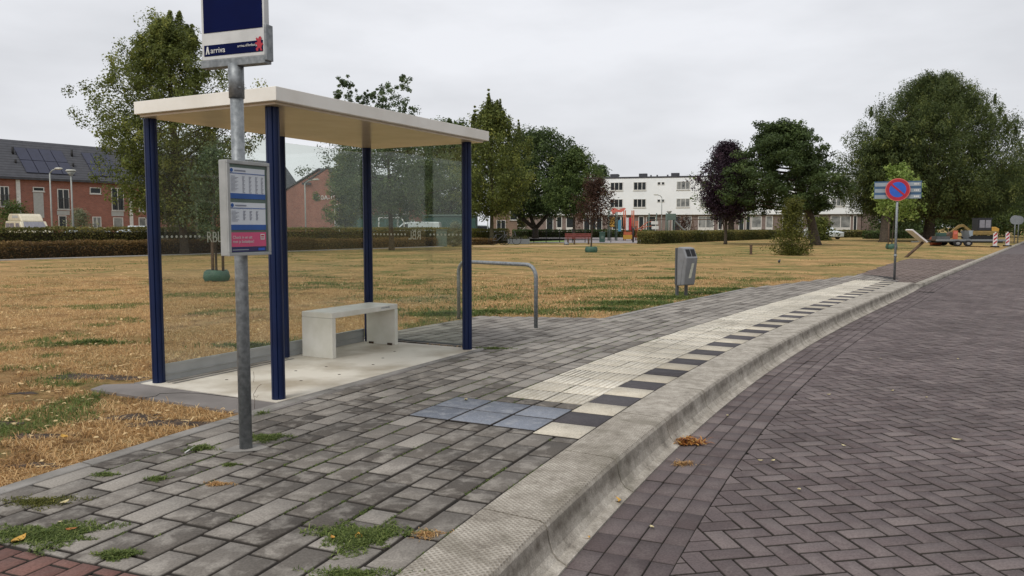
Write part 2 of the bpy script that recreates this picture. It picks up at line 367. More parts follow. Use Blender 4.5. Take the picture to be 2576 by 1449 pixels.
gr = ramp(t, [(.3, (.07, .095, .025)), (.7, (.22, .225, .075))], noise(t, 14, 4, .7))
g1 = math_(t, 'MULTIPLY', math_(t, 'SUBTRACT', noise(t, .95, 12, .8, mpn.outputs[0], .2), .495, True), 10.0, True)
g2 = math_(t, 'MULTIPLY', math_(t, 'SUBTRACT', noise(t, .16, 4, .6, mpn.outputs[0]), .42, True), 5.0, True)
gm = math_(t, 'MULTIPLY', g1, math_(t, 'ADD', math_(t, 'MULTIPLY', g2, .75), .42), True)
# more green in the distance (under the trees) by world distance from the stop
sp = t.nodes.new('ShaderNodeSeparateXYZ'); t.links.new(tcn.outputs['Object'], sp.inputs[0])
far = math_(t, 'MULTIPLY', math_(t, 'SUBTRACT', math_(t, 'ADD', sp.outputs[1], math_(t, 'MULTIPLY', sp.outputs[0], .35)), 12.0), .035, True)
gm = math_(t, 'ADD', gm, math_(t, 'MULTIPLY', math_(t, 'MULTIPLY', far, math_(t, 'MULTIPLY', math_(t, 'SUBTRACT', noise(t, .26, 9, .72, mpn.outputs[0]), .42, True), 5.0, True)), .72), True)
c = mixc(t, gm, c, gr)
dk = math_(t, 'MULTIPLY', math_(t, 'SUBTRACT', noise(t, 1.9, 7, .75), .585, True), 9.0, True)
c = mixc(t, math_(t, 'MULTIPLY', dk, .75), c, (.060, .040, .024))
t.links.new(c, b.inputs['Base Color']); bump(t, b, noise(t, 30, 8, .8), 1.0, .05)
M['lawn'] = m

# ------------------------------------------------------------ stop platform coordinates (s along the road, d across; d=0 is the inner edge of the bus kerb)
ZA = R(31); DV = np.array([math.sin(ZA), math.cos(ZA)]); NV = np.array([math.cos(ZA), -math.sin(ZA)])
CO = [-3.35101172e-04, 1.66724243e-02, -2.21274499e-01, -1.47088439e+00]
def tcur(s):
    s = np.asarray(s, float); a = np.polyval(CO, s)
    a = np.where(s < 1, np.polyval(CO, 1) + (s - 1) * -.1889, a)
    e = np.polyval(CO, 22.) + (s - 22) * .045
    return np.where(s > 22, e, a)
def PT(s, d):
    s = np.asarray(s, float); d = np.asarray(d, float); t = tcur(s); dt = (tcur(s + .05) - tcur(s - .05)) / .1
    k = 1 / np.sqrt(1 + dt * dt); ss = s - dt * k * d; tt = t + k * d
    return np.stack([ss * DV[0] + tt * NV[0], ss * DV[1] + tt * NV[1]], -1)
def ST(s, tt):
    s = np.asarray(s, float); tt = np.asarray(tt, float) + s * 0
    return np.stack([s * DV[0] + tt * NV[0], s * DV[1] + tt * NV[1]], -1)
def far_t(s): return -1.35 + .064 * (np.asarray(s, float) - 22.7)
def inv(x, y):
    s = x * DV[0] + y * DV[1]; t = x * NV[0] + y * NV[1]; return s, t - tcur(s)
def sm(a, b, x): u = np.clip((np.asarray(x, float) - a) / (b - a), 0, 1); return u * u * (3 - 2 * u)
def bound(s):   # t of the lawn/paving side boundary under the kerb
    return np.where(np.asarray(s) < 21.2, tcur(s) + .15, tcur(s) * 0 + far_t(s) - .08) * (1) if False else (tcur(s) + .15) * (1 - sm(20.8, 22.4, s)) + (far_t(s) - .08) * sm(20.8, 22.4, s)
def zl(s, t):   # height of lawn: level, dipping to the low kerb beyond the platform
    return -.10 * sm(20.5, 23, s) * sm(-3.2, 0, np.asarray(t) - bound(s))
def strip(name, A, B, za, zb, mt):
    n = len(A); V = np.concatenate([np.c_[A, za + np.zeros(n)], np.c_[B, zb + np.zeros(n)]]); i = np.arange(n - 1)
    o = np_mesh(name, V, np.stack([i, i + 1, n + i + 1, n + i], -1), mt); return o
def bricks(name, Q, z, gap, bev, tint, mt, midx=None, depth=.009):
    """Q (N,4,2) outlines -> chamfered stones"""
    Q = np.asarray(Q, float); N = len(Q)
    e1 = np.roll(Q, -1, 1) - Q; e1 /= np.linalg.norm(e1, axis=2, keepdims=True) + 1e-9
    e0 = np.roll(Q, 1, 1) - Q; e0 /= np.linalg.norm(e0, axis=2, keepdims=True) + 1e-9
    O = Q + (e1 + e0) * gap / 2; I = Q + (e1 + e0) * (gap / 2 + bev)
    zj = z + rng.normal(0, .0012, (N, 1, 1)) + rng.normal(0, .0006, (N, 4, 1))
    V = np.concatenate([np.concatenate([O, zj - depth], 2), np.concatenate([I, zj], 2)], 1).reshape(-1, 3)
    base = (np.arange(N) * 8)[:, None, None]
    pat = np.array([[4, 5, 6, 7], [0, 1, 5, 4], [1, 2, 6, 5], [2, 3, 7, 6], [3, 0, 4, 7]])[None]
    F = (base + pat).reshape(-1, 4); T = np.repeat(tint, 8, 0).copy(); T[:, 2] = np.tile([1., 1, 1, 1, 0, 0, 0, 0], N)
    # outlines may run clockwise: flip so that tops face up
    a = Q; ar = np.sum(a[:, :, 0] * np.roll(a[:, :, 1], -1, 1) - np.roll(a[:, :, 0], -1, 1) * a[:, :, 1], 1)
    flip = np.repeat(ar < 0, 5); F[flip] = F[flip][:, ::-1]
    return np_mesh(name, V, F, mt, tint=T, midx=None if midx is None else np.repeat(midx, 5))
def row_fill(s0, s1, d0, d1, ln, off):
    out = []; s = s0 - ((s0 - off) % ln)
    while s < s1 - 1e-6:
        a, b_ = max(s, s0), min(s + ln, s1)
        if b_ - a > .03: out.append((a, b_, d0, d1))
        s += ln
    return out
def quad_sd(cells):
    c = np.array(cells); a, b_, d0, d1 = c.T
    return np.stack([PT(a, d0), PT(b_, d0), PT(b_, d1), PT(a, d1)], 1)

# ---- ground, lawn, road bases
g = MB(); g.add([(-1500, -1500, -.42), (1500, -1500, -.42), (1500, 1500, -.42), (-1500, 1500, -.42)], [(0, 1, 2, 3)])
tag(g.build('ground', M['lawn']), kind='structure')
ss = np.concatenate([np.arange(-40, 0, 2.), np.arange(0, 26, .25), np.arange(26, 90, 2.), np.arange(90, 700, 30.)])
cols = [0, .6, 1.4, 2.3, 3.4, 8, 30, 100, 300, 700]
V = []; 
for k in cols:
    tt = bound(ss) - k; p = ST(ss, tt); V.append(np.c_[p, -.016 + zl(ss, tt)])
n = len(ss); V = np.concatenate(V); F = []
for c_ in range(len(cols) - 1):
    i = np.arange(n - 1); F.append(np.stack([c_ * n + i, c_ * n + i + 1, (c_ + 1) * n + i + 1, (c_ + 1) * n + i], -1))
o = np_mesh('lawn', V, np.concatenate(F), M['lawn']); tag(o, kind='structure')
# road base + far plain part
A = ST(ss, bound(ss) - .02); B = ST(ss, far_t(ss) + 7.4)
tag(strip('road_bed', A, B, -.192, -.192, M['joint']), kind='structure')
# herringbone clinkers at 45 degrees to the road
hw = .1095; ang = R(90 - 35 - 0) ; # heading of the straight road in x/y
hd = math.atan2(DV[1] + .06 * NV[1], DV[0] + .06 * NV[0])
r1 = hd + R(45)
ex = np.array([math.cos(r1), math.sin(r1)]); ey = np.array([-math.sin(r1), math.cos(r1)])
K = 340; ii, jj = np.meshgrid(np.arange(-K, K), np.arange(-K, K)); ii = ii.ravel(); jj = jj.ravel()
# classic 2:1 herringbone on an integer grid
md = (ii - jj) % 4
def hb(i, j, w, h):
    c0 = np.stack([i, j], -1)[:, None, :] + np.array([[0, 0], [w, 0], [w, h], [0, h]])[None]
    return c0
Hq = np.concatenate([hb(ii[md == 0], jj[md == 0], 2, 1), hb(ii[md == 3], jj[md == 3], 1, 2)]) * hw
Hc = np.array([13.0, 21.0])
Hq = Hq[..., :1] * ex + Hq[..., 1:] * ey + Hc
cen = Hq.mean(1); s_, d_ = inv(cen[:, 0], cen[:, 1]); tt_ = d_ + tcur(s_)
gut_t = tcur(s_) + .885; gut_t = np.where(s_ > 20, np.maximum(far_t(s_) + .40, gut_t * 0 + far_t(s_) + .40), gut_t)
def gut_outer(s): return (tcur(s) + .885) * (1 - sm(19, 23, s)) + (far_t(s) + .42) * sm(19, 23, s)
cs_, cd_ = inv(Hq[..., 0].ravel(), Hq[..., 1].ravel()); mx_ = (cd_ + tcur(cs_) - gut_outer(cs_)).reshape(-1, 4)
keep = (mx_.max(1) > .02) & (tt_ > gut_outer(s_) - .25) & (tt_ < far_t(s_) + 6.9) & (s_ > -3) & (s_ < 52) & ((tt_ < 1.5) | (s_ < 25) | True)
Hq = Hq[keep]; N = len(Hq)
# stones crossed by the gutter line are cut along it
fl = Hq.reshape(-1, 2); s2, d2 = inv(fl[:, 0], fl[:, 1]); g_ = (d2 + tcur(s2) - gut_outer(s2) - .004).reshape(-1, 4)
cutm = g_.min(1) < 0; CQ, CG = Hq[cutm], g_[cutm]; Hq = Hq[~cutm]; N = len(Hq)
cv_, cf_, ct_ = [], [], []
for q_, gg in zip(CQ, CG):
    out_ = []
    for i in range(4):
        a0_, b0_, ga, gb = q_[i], q_[(i + 1) % 4], gg[i], gg[(i + 1) % 4]
        if ga >= 0: out_.append(a0_)
        if (ga >= 0) != (gb >= 0): out_.append(a0_ + (b0_ - a0_) * ga / (ga - gb))
    if len(out_) < 3: continue
    P_ = np.array(out_); ar_ = .5 * abs(np.sum(P_[:, 0] * np.roll(P_[:, 1], -1) - np.roll(P_[:, 0], -1) * P_[:, 1]))
    if ar_ < .0012: continue
    c0_ = P_.mean(0); k_ = max(.5, 1 - .0075 / math.sqrt(ar_) * 1.6); I_ = c0_ + (P_ - c0_) * k_; O_ = c0_ + (P_ - c0_) * (k_ + (1 - k_) * .7); n_ = len(P_); b_0 = len(cv_)
    cv_ += [(p[0], p[1], -.189) for p in O_] + [(p[0], p[1], -.180) for p in I_]
    cf_.append(tuple(b_0 + n_ + i for i in range(n_))); cf_ += [(b_0 + i, b_0 + (i + 1) % n_, b_0 + n_ + (i + 1) % n_, b_0 + n_ + i) for i in range(n_)]
    r_ = (np.clip(rng.normal(.5, .22), 0, 1), rng.random()); ct_ += [(r_[0], r_[1], 1, 1)] * n_ + [(r_[0], r_[1], 0, 1)] * n_
me_ = bpy.data.meshes.new('cut_stones'); me_.from_pydata(cv_, [], cf_); me_.update()
at_ = me_.color_attributes.new('tint', 'FLOAT_COLOR', 'POINT'); at_.data.foreach_set('color', np.array(ct_, np.float32).ravel())
tag(link_mesh('cut_stones', me_, M['clinker']), kind='structure')
ti = np.stack([np.clip(rng.normal(.5, .22, N), 0, 1), rng.random(N), rng.random(N)], -1)
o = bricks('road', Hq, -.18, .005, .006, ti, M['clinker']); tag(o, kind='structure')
sfar = np.arange(51.5, 700, 10.)
tag(strip('road_far', ST(sfar, far_t(sfar) + .02), ST(sfar, far_t(sfar) + 7.2), -.181, -.181, mat('far_clinker', (.105, .085, .085), (.085, .068, .068), .85, 2)), kind='structure')
# gutter courses
cells = []
for k in range(4):
    d0 = .445 + .11 * k; cells += [(a, b_, d0, d0 + .11) for a, b_, _, _ in row_fill(-3, 20.5, 0, 0, .225, .06)]
Q = quad_sd(cells)
c2_ = []
for k in range(4):
    for a in np.arange(20.6 + .07 * k, 52, .22): c2_.append((a, a + .22, k))
c2_ = np.array(c2_); fq = lambda s, k: ST(s, (tcur(s) + .445 + .11 * k) * (1 - sm(19, 23, s)) + (far_t(s) + .02 + .1 * k) * sm(19, 23, s))
Q2 = np.stack([fq(c2_[:, 0], c2_[:, 2]), fq(c2_[:, 1], c2_[:, 2]), fq(c2_[:, 1], c2_[:, 2] + 1), fq(c2_[:, 0], c2_[:, 2] + 1)], 1)
Q = np.concatenate([Q, Q2]); N = len(Q)
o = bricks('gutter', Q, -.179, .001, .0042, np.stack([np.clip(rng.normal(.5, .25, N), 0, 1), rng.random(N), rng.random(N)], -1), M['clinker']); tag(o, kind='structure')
# far side of the road
so = np.arange(-40, 400, 10.)
tag(strip('opposite_pavement', ST(so, far_t(so) + 7.2), ST(so, far_t(so) + 10.5), -.06, -.05, M['asph']), kind='structure')
tag(strip('opposite_kerb_face', ST(so, far_t(so) + 7.2), ST(so, far_t(so) + 7.201), -.25, -.06, M['edging']), kind='structure')
tag(strip('opposite_lawn', ST(so, far_t(so) + 10.5), ST(so, far_t(so) + 400), -.05, -.05, M['lawn']), kind='structure')

# ---- platform paving
w = .165
def dleft(s): return -2.31 if s < 17.5 else -2.31 + (s - 17.5) * .17
cells = []
def add_rows(i0, i1, s0, s1):
    for i in range(i0, i1):
        d0 = -w * i; dm = d0 - w / 2
        e = min(s1, 21.6 + (-dm) * 2.1) if s1 > 20 else s1
        if s1 > 20 and dm < -1.2: e = min(e, 17.5 + (2.31 + dm) / .17 + .3)
        off = [0, .5, .2, .75][i % 4] * .33
        cells.extend(row_fill(s0, e, d0, d0 - w, .33, off))
add_rows(0, 2, 1.93, 4.40); add_rows(2, 8, 1.93, 4.46); add_rows(6, 8, 5.13, 99); add_rows(8, 14, 1.93, 99)
for i in (0, 1, 2, 3, 4, 5):
    cells += row_fill(21.6, 21.6 + (w * i + w / 2) * 2.1, -w * i, -w * (i + 1), .33, 0)
for i in range(2, 6): cells.append((5.13, 5.30, -w * i, -w * (i + 1)))
for i in range(14, 25):      # bay under the bicycle rail
    dm = -w * (i + .5); e = 10.5 + (dm + 2.47) * .42
    cells += row_fill(7.28, e, -w * i, -w * (i + 1), .33, [0, .5][i % 2] * .33)
for i in range(0, 1): pass
# randomly halve some stones, as in the photograph
c3 = []
for a, b_, d0, d1 in cells:
    if rng.random() < .22 and b_ - a > .3: c3 += [(a, (a + b_) / 2, d0, d1), ((a + b_) / 2, b_, d0, d1)]
    else: c3.append((a, b_, d0, d1))
Q = quad_sd(c3); Q = Q.reshape(-1, 2); N = len(c3)
Q = Q.reshape(N, 4, 2)
ti = np.stack([np.clip(rng.normal(.5, .27, N), 0, 1), rng.random(N), rng.random(N)], -1)
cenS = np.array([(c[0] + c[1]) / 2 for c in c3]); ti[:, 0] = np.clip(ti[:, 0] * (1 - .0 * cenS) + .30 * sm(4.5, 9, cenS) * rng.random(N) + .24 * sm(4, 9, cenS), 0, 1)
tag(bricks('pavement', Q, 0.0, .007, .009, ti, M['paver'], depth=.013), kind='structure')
sb = np.arange(-8, 24.5, .25)
dl = np.array([dleft(x) for x in sb])
tag(strip('paving_sand', PT(sb, 0 * sb + .02), PT(sb, dl - .02), -.012 + zl(sb, tcur(sb)), -.012, M['joint']), kind='structure')
sb2 = np.arange(7.2, 10.6, .1); tag(strip('bay_sand', PT(sb2, 0 * sb2 - 2.3), PT(sb2, np.maximum(-2.35 - (10.5 - sb2) / .42, -4.15)), -.0115, -.0115, M['joint']), kind='structure')
# red clinkers in the near corner
cells = []
for i in range(0, 40):
    cells += row_fill(-3, 1.93, -.11 * i, -.11 * (i + 1), .22, .11 * (i % 2))
cells = [c for c in cells if c[2] > -2.35]
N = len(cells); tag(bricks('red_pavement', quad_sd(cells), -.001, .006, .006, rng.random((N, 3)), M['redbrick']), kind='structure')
# blue-grey, black/white and ribbed tiles
T_ = .33; cells = [(4.46 + T_ * a + .005, 4.46 + T_ * (a + 1) + .005, -T_ * b_, -T_ * (b_ + 1)) for a in range(2) for b_ in (1, 2, 3)]
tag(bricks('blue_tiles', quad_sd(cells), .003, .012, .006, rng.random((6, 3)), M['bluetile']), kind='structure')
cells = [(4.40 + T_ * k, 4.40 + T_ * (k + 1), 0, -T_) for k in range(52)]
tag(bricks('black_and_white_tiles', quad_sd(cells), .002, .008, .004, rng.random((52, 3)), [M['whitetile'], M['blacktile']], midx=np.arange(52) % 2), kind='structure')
cells = []; ribs = []
for k in range(49):
    for j in (1, 2):
        s0 = 5.31 + T_ * k; cells.append((s0, s0 + T_, -T_ * j, -T_ * (j + 1)))
        for q in range(7):
            dd = -T_ * j - T_ * (q + .5) / 7; ribs.append((s0 + .012, s0 + T_ - .012, dd + .0155, dd - .0155))
tag(bricks('ribbed_tile_beds', quad_sd(cells), -.003, .006, .002, rng.random((len(cells), 3)) * .5, M['whitetile'], depth=.003), kind='structure')
N = len(ribs); tr_ = np.repeat(rng.random((len(cells), 3)), 7, 0)
tag(bricks('guide_ribs', quad_sd(ribs), .003, .002, .006, tr_, M['ribtile'], depth=.006), kind='structure')
# concrete edging
def sweep(name, s0, s1, step, sect, mt, joint=.014):
    """sect(s)-> list of (t,z); blocks with open joints"""
    mb = MB(); a = s0
    while a < s1 - .01:
        b_ = min(a + step, s1); xs = np.linspace(a + joint / 2, b_ - joint / 2, max(2, int((b_ - a) / .25) + 1)); rows = []
        for x in xs:
            rows.append([(float(p[0]), float(p[1]), z) for (tt, z) in sect(x) for p in [ST(x, tt)]])
        k = len(rows[0]); vs = [v for r_ in rows for v in r_]
        fs = [(i * k + j, i * k + j + 1, (i + 1) * k + j + 1, (i + 1) * k + j) for i in range(len(xs) - 1) for j in range(k - 1)]
        fs += [tuple(range(k)), tuple(range((len(xs) - 1) * k, len(xs) * k))[::-1]]
        mb.add(vs, fs); a = b_
    return mb.build(name, mt)
for a0, a1 in ((-3, 7.2), (10.5, 17.6)):
    o = sweep('edging', a0, a1, 1.1, lambda s: [(tcur(s) - 2.315, -.05), (tcur(s) - 2.315, .002), (tcur(s) - 2.32, .006), (tcur(s) - 2.415, .006), (tcur(s) - 2.42, .002), (tcur(s) - 2.42, -.05)], M['edging']); tag(o, kind='structure')
def ksec(s):
    t0 = float(tcur(s)); f = float(sm(20.9, 22.3, s)); ft = float(far_t(s))
    A = [(t0 + .004, -.2), (t0 + .004, .002), (t0 + .012, .006), (t0 + .31, .006), (t0 + .335, -.001), (t0 + .35, -.02), (t0 + .362, -.08), (t0 + .378, -.125), (t0 + .405, -.155), (t0 + .45, -.172), (t0 + .455, -.25)]
    B = [(ft - .18, -.2), (ft - .18, -.10), (ft - .175, -.092), (ft - .04, -.092), (ft - .03, -.094), (ft - .02, -.10), (ft - .012, -.12), (ft - .006, -.14), (ft, -.155), (ft, -.172), (ft, -.25)]
    return [(a[0] * (1 - f) + b_[0] * f, a[1] * (1 - f) + b_[1] * f) for a, b_ in zip(A, B)]
tag(sweep('kerb', -2.3, 5.19, 1.07, ksec, M['kerbd']), kind='structure')
tag(sweep('kerb', 5.19, 20.9, 1.07, ksec, M['kerb']), kind='structure')
tag(sweep('kerb', 20.9, 22.5, .8, ksec, M['kerb']), kind='structure')
tag(sweep('kerb', 22.5, 120, 1.0, ksec, M['kerb']), kind='structure')
# brown footway beyond the platform
sf = np.arange(21.4, 45, .4); left = np.interp(sf, [21.4, 24, 27, 33, 36, 38.5, 45], [-2.1, -3.3, -4.2, -6.2, -4.8, -.35, -.35])
M['brownpave'] = paver_mat('brown_footway', [(0, (.15, .11, .095)), (1, (.2, .155, .135))], (.22, .18, .16), .3)
cells = []
Vq = []
for a in np.arange(21.5, 40, .22):
    lf = float(np.interp(a, [21.5, 24, 30, 37.3, 38.7, 40], [-1.1, -1.65, -1.95, -2.2, -.25, -.25])); tb = float(far_t(a)) - .19
    for q, tt in enumerate(np.arange(tb, tb + lf, -.11)):
        st_ = float(tcur(a)) - 2.4
        if a < 24.2 and tt > float(tcur(a)) - (a - 21.6) / 2.1 * -1 * -1 * 1.0 and False: continue
        o_ = .11 * (q % 2)
        Vq.append((a + o_, a + .22 + o_, tt, tt - .11))
Vq = np.array(Vq)
# skip what lies under the platform paving
dm = (Vq[:, 2] - .055) - tcur(Vq[:, 0]); inside = (Vq[:, 0] < 21.5 - dm * 2.1) & (dm < .35)
Vq = Vq[~inside]
Q = np.stack([ST(Vq[:, 0], Vq[:, 2]), ST(Vq[:, 1], Vq[:, 2]), ST(Vq[:, 1], Vq[:, 3]), ST(Vq[:, 0], Vq[:, 3])], 1)
o = bricks('footway', Q, .006, .008, .004, rng.random((len(Q), 3)), M['brownpave'])
co_ = np.empty(len(o.data.vertices) * 3, np.float32); o.data.vertices.foreach_get('co', co_); co_ = co_.reshape(-1, 3)
s__, d__ = inv(co_[:, 0], co_[:, 1]); co_[:, 2] += zl(s__, d__ + tcur(s__)); o.data.vertices.foreach_set('co', co_.ravel()); tag(o, kind='structure')

# ------------------------------------------------------------ grass and weeds
def blades(name, P, h, wd, mt, tint, flat=.5, parent=None, zf=None, curl=.4):
    """curved blades, two quads each; P (n,3)"""
    n = len(P); az = rng.random(n) * 2 * np.pi; tilt = np.clip(rng.normal(flat, .3, n), 0, 1.45)
    dx = np.stack([np.cos(az), np.sin(az)], -1); sd2 = np.stack([-dx[:, 1], dx[:, 0]], -1)
    hh = h * rng.uniform(.5, 1.3, n); ww = wd * rng.uniform(.6, 1.4, n)
    def pos(f, t_):  # centre at fraction f
        return np.c_[P[:, :2] + dx * (np.sin(t_) * hh * f)[:, None], P[:, 2] + np.cos(t_) * hh * f]
    t1 = tilt; c0 = P; c1 = pos(.55, t1); c2 = pos(1.0, np.minimum(t1 + curl, 1.52))
    side = np.c_[sd2, np.zeros(n)]
    V = np.stack([c0 - side * (ww / 2)[:, None], c0 + side * (ww / 2)[:, None], c1 + side * (ww * .45)[:, None], c1 - side * (ww * .45)[:, None],
                  c2 + side * (ww * .12)[:, None], c2 - side * (ww * .12)[:, None]], 1)
    V[:, :, 2] = np.maximum(V[:, :, 2], P[:, 2:3] - .004)
    bs = (np.arange(n) * 6)[:, None, None]; F = (bs + np.array([[0, 1, 2, 3], [3, 2, 4, 5]])[None]).reshape(-1, 4)
    return np_mesh(name, V.reshape(-1, 3), F, mt, parent, tint=np.repeat(np.stack([tint, tint, tint], -1), 6, 0))
BO = np.array([-1.8, 6.02]); UU = np.array([.470, .883]); VV = np.array([-.883, .470])
def lawn_ok(x, y):
    s, d = inv(x, y); dl_ = np.where(s < 17.5, -2.43, -2.43 + (s - 17.5) * .17)
    ok = (d < dl_)
    q = np.stack([x, y], -1) - BO; u = q @ UU; v = q @ VV
    ok &= ~((u > -.46) & (u < 2.92) & (v > -.3) & (v < 1.60)); ok &= ~((u > -.46) & (u < -.02) & (v > -.3) & (v < 1.95))
    bay = (s > 7.2) & (d > -4.15) & (s < 10.5 + (d + 2.47) * .42); ok &= ~bay
    return ok & (s < 24)
def vnoise(x, y, f, seed):
    r_ = np.random.default_rng(seed); g_ = r_.random((64, 64)); X = x * f; Y = y * f; i = np.floor(X).astype(int); j = np.floor(Y).astype(int); u = X - i; v = Y - j
    u = u * u * (3 - 2 * u); v = v * v * (3 - 2 * v); a = g_[i % 64, j % 64]; b_ = g_[(i + 1) % 64, j % 64]; c_ = g_[i % 64, (j + 1) % 64]; d_ = g_[(i + 1) % 64, (j + 1) % 64]
    return (a * (1 - u) + b_ * u) * (1 - v) + (c_ * (1 - u) + d_ * u) * v
def frus(n, y0, y1, pw, xr=1e9, xl=-.72, xh=.72):
    Y = (rng.random(n) * (y1 ** pw - y0 ** pw) + y0 ** pw) ** (1 / pw); X = rng.uniform(xl, xh, n) * Y
    return X, Y
X, Y = frus(640000, 1.0, 21, .85, xl=-.95); k = lawn_ok(X, Y); X, Y = X[k], Y[k]
bare = vnoise(X, Y, 1.6, 3) * .6 + vnoise(X, Y, 4.1, 4) * .4
k = (bare < .70) | (rng.random(len(X)) < .12); X, Y, bare = X[k], Y[k], bare[k]
gn = vnoise(X, Y, .9, 8) * .6 + vnoise(X, Y, 2.7, 9) * .4
gs, gd = inv(X, Y)
edge = np.exp(-((gd + 2.9) / .5) ** 2) * (gs > 9.5) * .32 + np.exp(-((gd + 4.1) / .5) ** 2) * ((gs > 6.8) & (gs < 11)) * .16
SOIL = [(215, 943, .32, .13), (300, 948, .30, .08), (330, 1045, .22, .10), (430, 1060, .30, .10), (520, 1062, .22, .07), (95, 1092, .20, .08), (85, 1165, .16, .05), (60, 985, .12, .05), (20, 1060, .12, .06)]
sk = np.ones(len(X))
for px, py, rx, ry in SOIL:
    c_ = G(px, py); sk = np.minimum(sk, np.sqrt(((X - c_[0]) / rx) ** 2 + ((Y - c_[1]) / ry) ** 2) + .45 * (vnoise(X, Y, 9, 5) - .5))
k = (sk > .9) | (rng.random(len(X)) < .10 + .3 * (sk > .6)); X, Y, bare, gn, edge, gs, gd = X[k], Y[k], bare[k], gn[k], edge[k], gs[k], gd[k]
M['soil'] = mat('bare_soil', (.075, .05, .034), (.03, .02, .014), .97, 14, bmp=.6, bs=60)
for px, py, rx, ry in SOIL:
    c_ = G(px, py); mb = MB(); n_ = 40; a_ = np.arange(n_) * 2 * np.pi / n_; r_ = 1 + .22 * np.sin(3 * a_ + px) + .16 * np.sin(7 * a_ + py) + rng.normal(0, .06, n_)
    mb.add([(c_[0], c_[1], -.009)] + [(c_[0] + rx * .95 * r_[i] * math.cos(a_[i]), c_[1] + ry * .95 * r_[i] * math.sin(a_[i]), -.0125) for i in range(n_)], [(0, 1 + i, 1 + (i + 1) % n_) for i in range(n_)])
    tag(mb.build('soil', M['soil'], fix=False), kind='structure')
isg = (gn + edge + rng.normal(0, .035, len(X))) > .70
tt = np.clip(.15 + .8 * rng.random(len(X)) - .35 * (bare > .62), 0, 1)
tag(blades('dry_grass', np.c_[X, Y, X * 0 - .016][~isg], .062, .0046, L['straw'], tt[~isg], 1.0), 'short parched straw-coloured grass beside the bus shelter', 'grass', kind='stuff')
tag(blades('green_grass', np.c_[X, Y, X * 0 - .016][isg], .055, .005, L['weed'], tt[isg], .7), 'green grass tufts along the paving edge', 'grass', kind='stuff')
# greener tufts and pale leaf litter scattered over the lawn further out
tc_ = []
for i in range(620):
    y_ = rng.uniform(8, 48) if i % 3 else rng.uniform(9, 20); x_ = rng.uniform(-.6, .62) * y_
    if not lawn_ok(np.array([x_]), np.array([y_]))[0] and inv(x_, y_)[0] < 24: continue
    if inv(x_, y_)[1] > -3: continue
    if vnoise(np.array([x_]), np.array([y_]), .22, 41)[0] < .45: continue
    n_ = int(rng.integers(30, 120)); r_ = rng.uniform(.08, .38); tc_.append(np.c_[x_ + rng.normal(0, r_ * 1.5, n_), y_ + rng.normal(0, r_ * .7, n_), np.full(n_, -.014)])
for px, py, rx, ry, n_ in ((1580, 762, 1.1, .35, 5000), (1660, 748, .9, .3, 3500), (1520, 778, .7, .2, 2200), (1790, 738, .9, .35, 3600), (1850, 728, .9, .3, 2600), (1690, 700, 1.2, .4, 2200), (1230, 785, 1.0, .3, 3200), (1130, 790, .8, .25, 2400), (240, 862, .5, .15, 900), (640, 870, .5, .1, 900)):
    c_ = G(px, py); a_ = rng.random(n_) * 6.283; q_ = np.abs(rng.normal(0, .55, n_)) * (1 + .3 * np.sin(4 * a_ + px)); X_, Y_ = c_[0] + np.cos(a_) * q_ * rx, c_[1] + np.sin(a_) * q_ * ry
    k = lawn_ok(X_, Y_); tc_.append(np.c_[X_, Y_, np.full(n_, -.014)][k])
tc_ = np.concatenate(tc_); tag(blades('green_tufts', tc_, .075, .012, L['weed'], np.clip(rng.normal(.45, .2, len(tc_)), 0, 1), .8), 'green tufts scattered through the parched lawn', 'grass', kind='stuff')
n_ = 2600; y_ = rng.uniform(4, 24, n_); x_ = rng.uniform(-.68, .3, n_) * y_; k = lawn_ok(x_, y_); P_ = np.c_[x_, y_, y_ * 0 + .015][k]
tag(blades('leaf_litter', P_, .045, .022, L['straw'], np.full(len(P_), .97), 1.35), 'small pale fallen leaves strewn over the parched lawn', 'leaf litter', kind='stuff')
def pixpatch(px, py, rx, ry, n, seed=0, z=0):
    """points in an ellipse around the surveyed ground point"""
    c = np.array(G(px, py, z)); a = rng.random(n) * 2 * np.pi; r_ = np.minimum(np.abs(rng.normal(0, .55, n)), 1.15) * (1 + .35 * np.sin(3 * a + seed) + .25 * np.sin(7 * a + seed * 2) + .15 * np.sin(13 * a))
    return np.c_[c[0] + np.cos(a) * r_ * rx, c[1] + np.sin(a) * r_ * ry, np.full(n, -.004)]
weeds = [(112, 1345, .21, .115, 11000, .030, 'flat green weed mat in the near left corner by the red clinkers'),
         (295, 1397, .062, .036, 3200, .034, 'round moss-green cushion where grey pavers meet red clinkers'),
         (505, 1128, .07, .05, 1600, .036, 'small green weed left of the bus stop pole'),
         (672, 1102, .10, .08, 3000, .036, 'low green weed right behind the foot of the bus stop pole'),
         (905, 1350, .17, .13, 7000, .036, 'spreading green weed clump between pavers near the kerb'),
         (893, 1446, .16, .05, 1900, .032, 'green weed at the bottom edge of the picture by the kerb'),
         (655, 1040, .05, .06, 500, .06, 'thin weed growing at the shelter slab corner'),
         (395, 1205, .05, .03, 700, .03, 'sparse sprig of weed in a paver joint left of the pole'),
         (578, 1170, .04, .025, 500, .025, 'tiny weed in a joint in front of the pole'),
         (265, 1195, .06, .035, 800, .03, 'weed tuft leaning over the lawn edging'),
         (548, 1218, .06, .025, 500, .025, 'faint dry weed in a joint below the pole'),
         (100, 1262, .18, .07, 1800, .03, 'yellowing weed band at the left end of the edging'),
         (1075, 1345, .07, .05, 300, .03, 'rusty dry weed at the kerb joint beside the green clump'),
         (1240, 877, .20, .08, 1200, .04, 'green weed fringe at the foot of the far front shelter post'),
         (155, 960 + 0, .0, .0, 0, .03, '')]
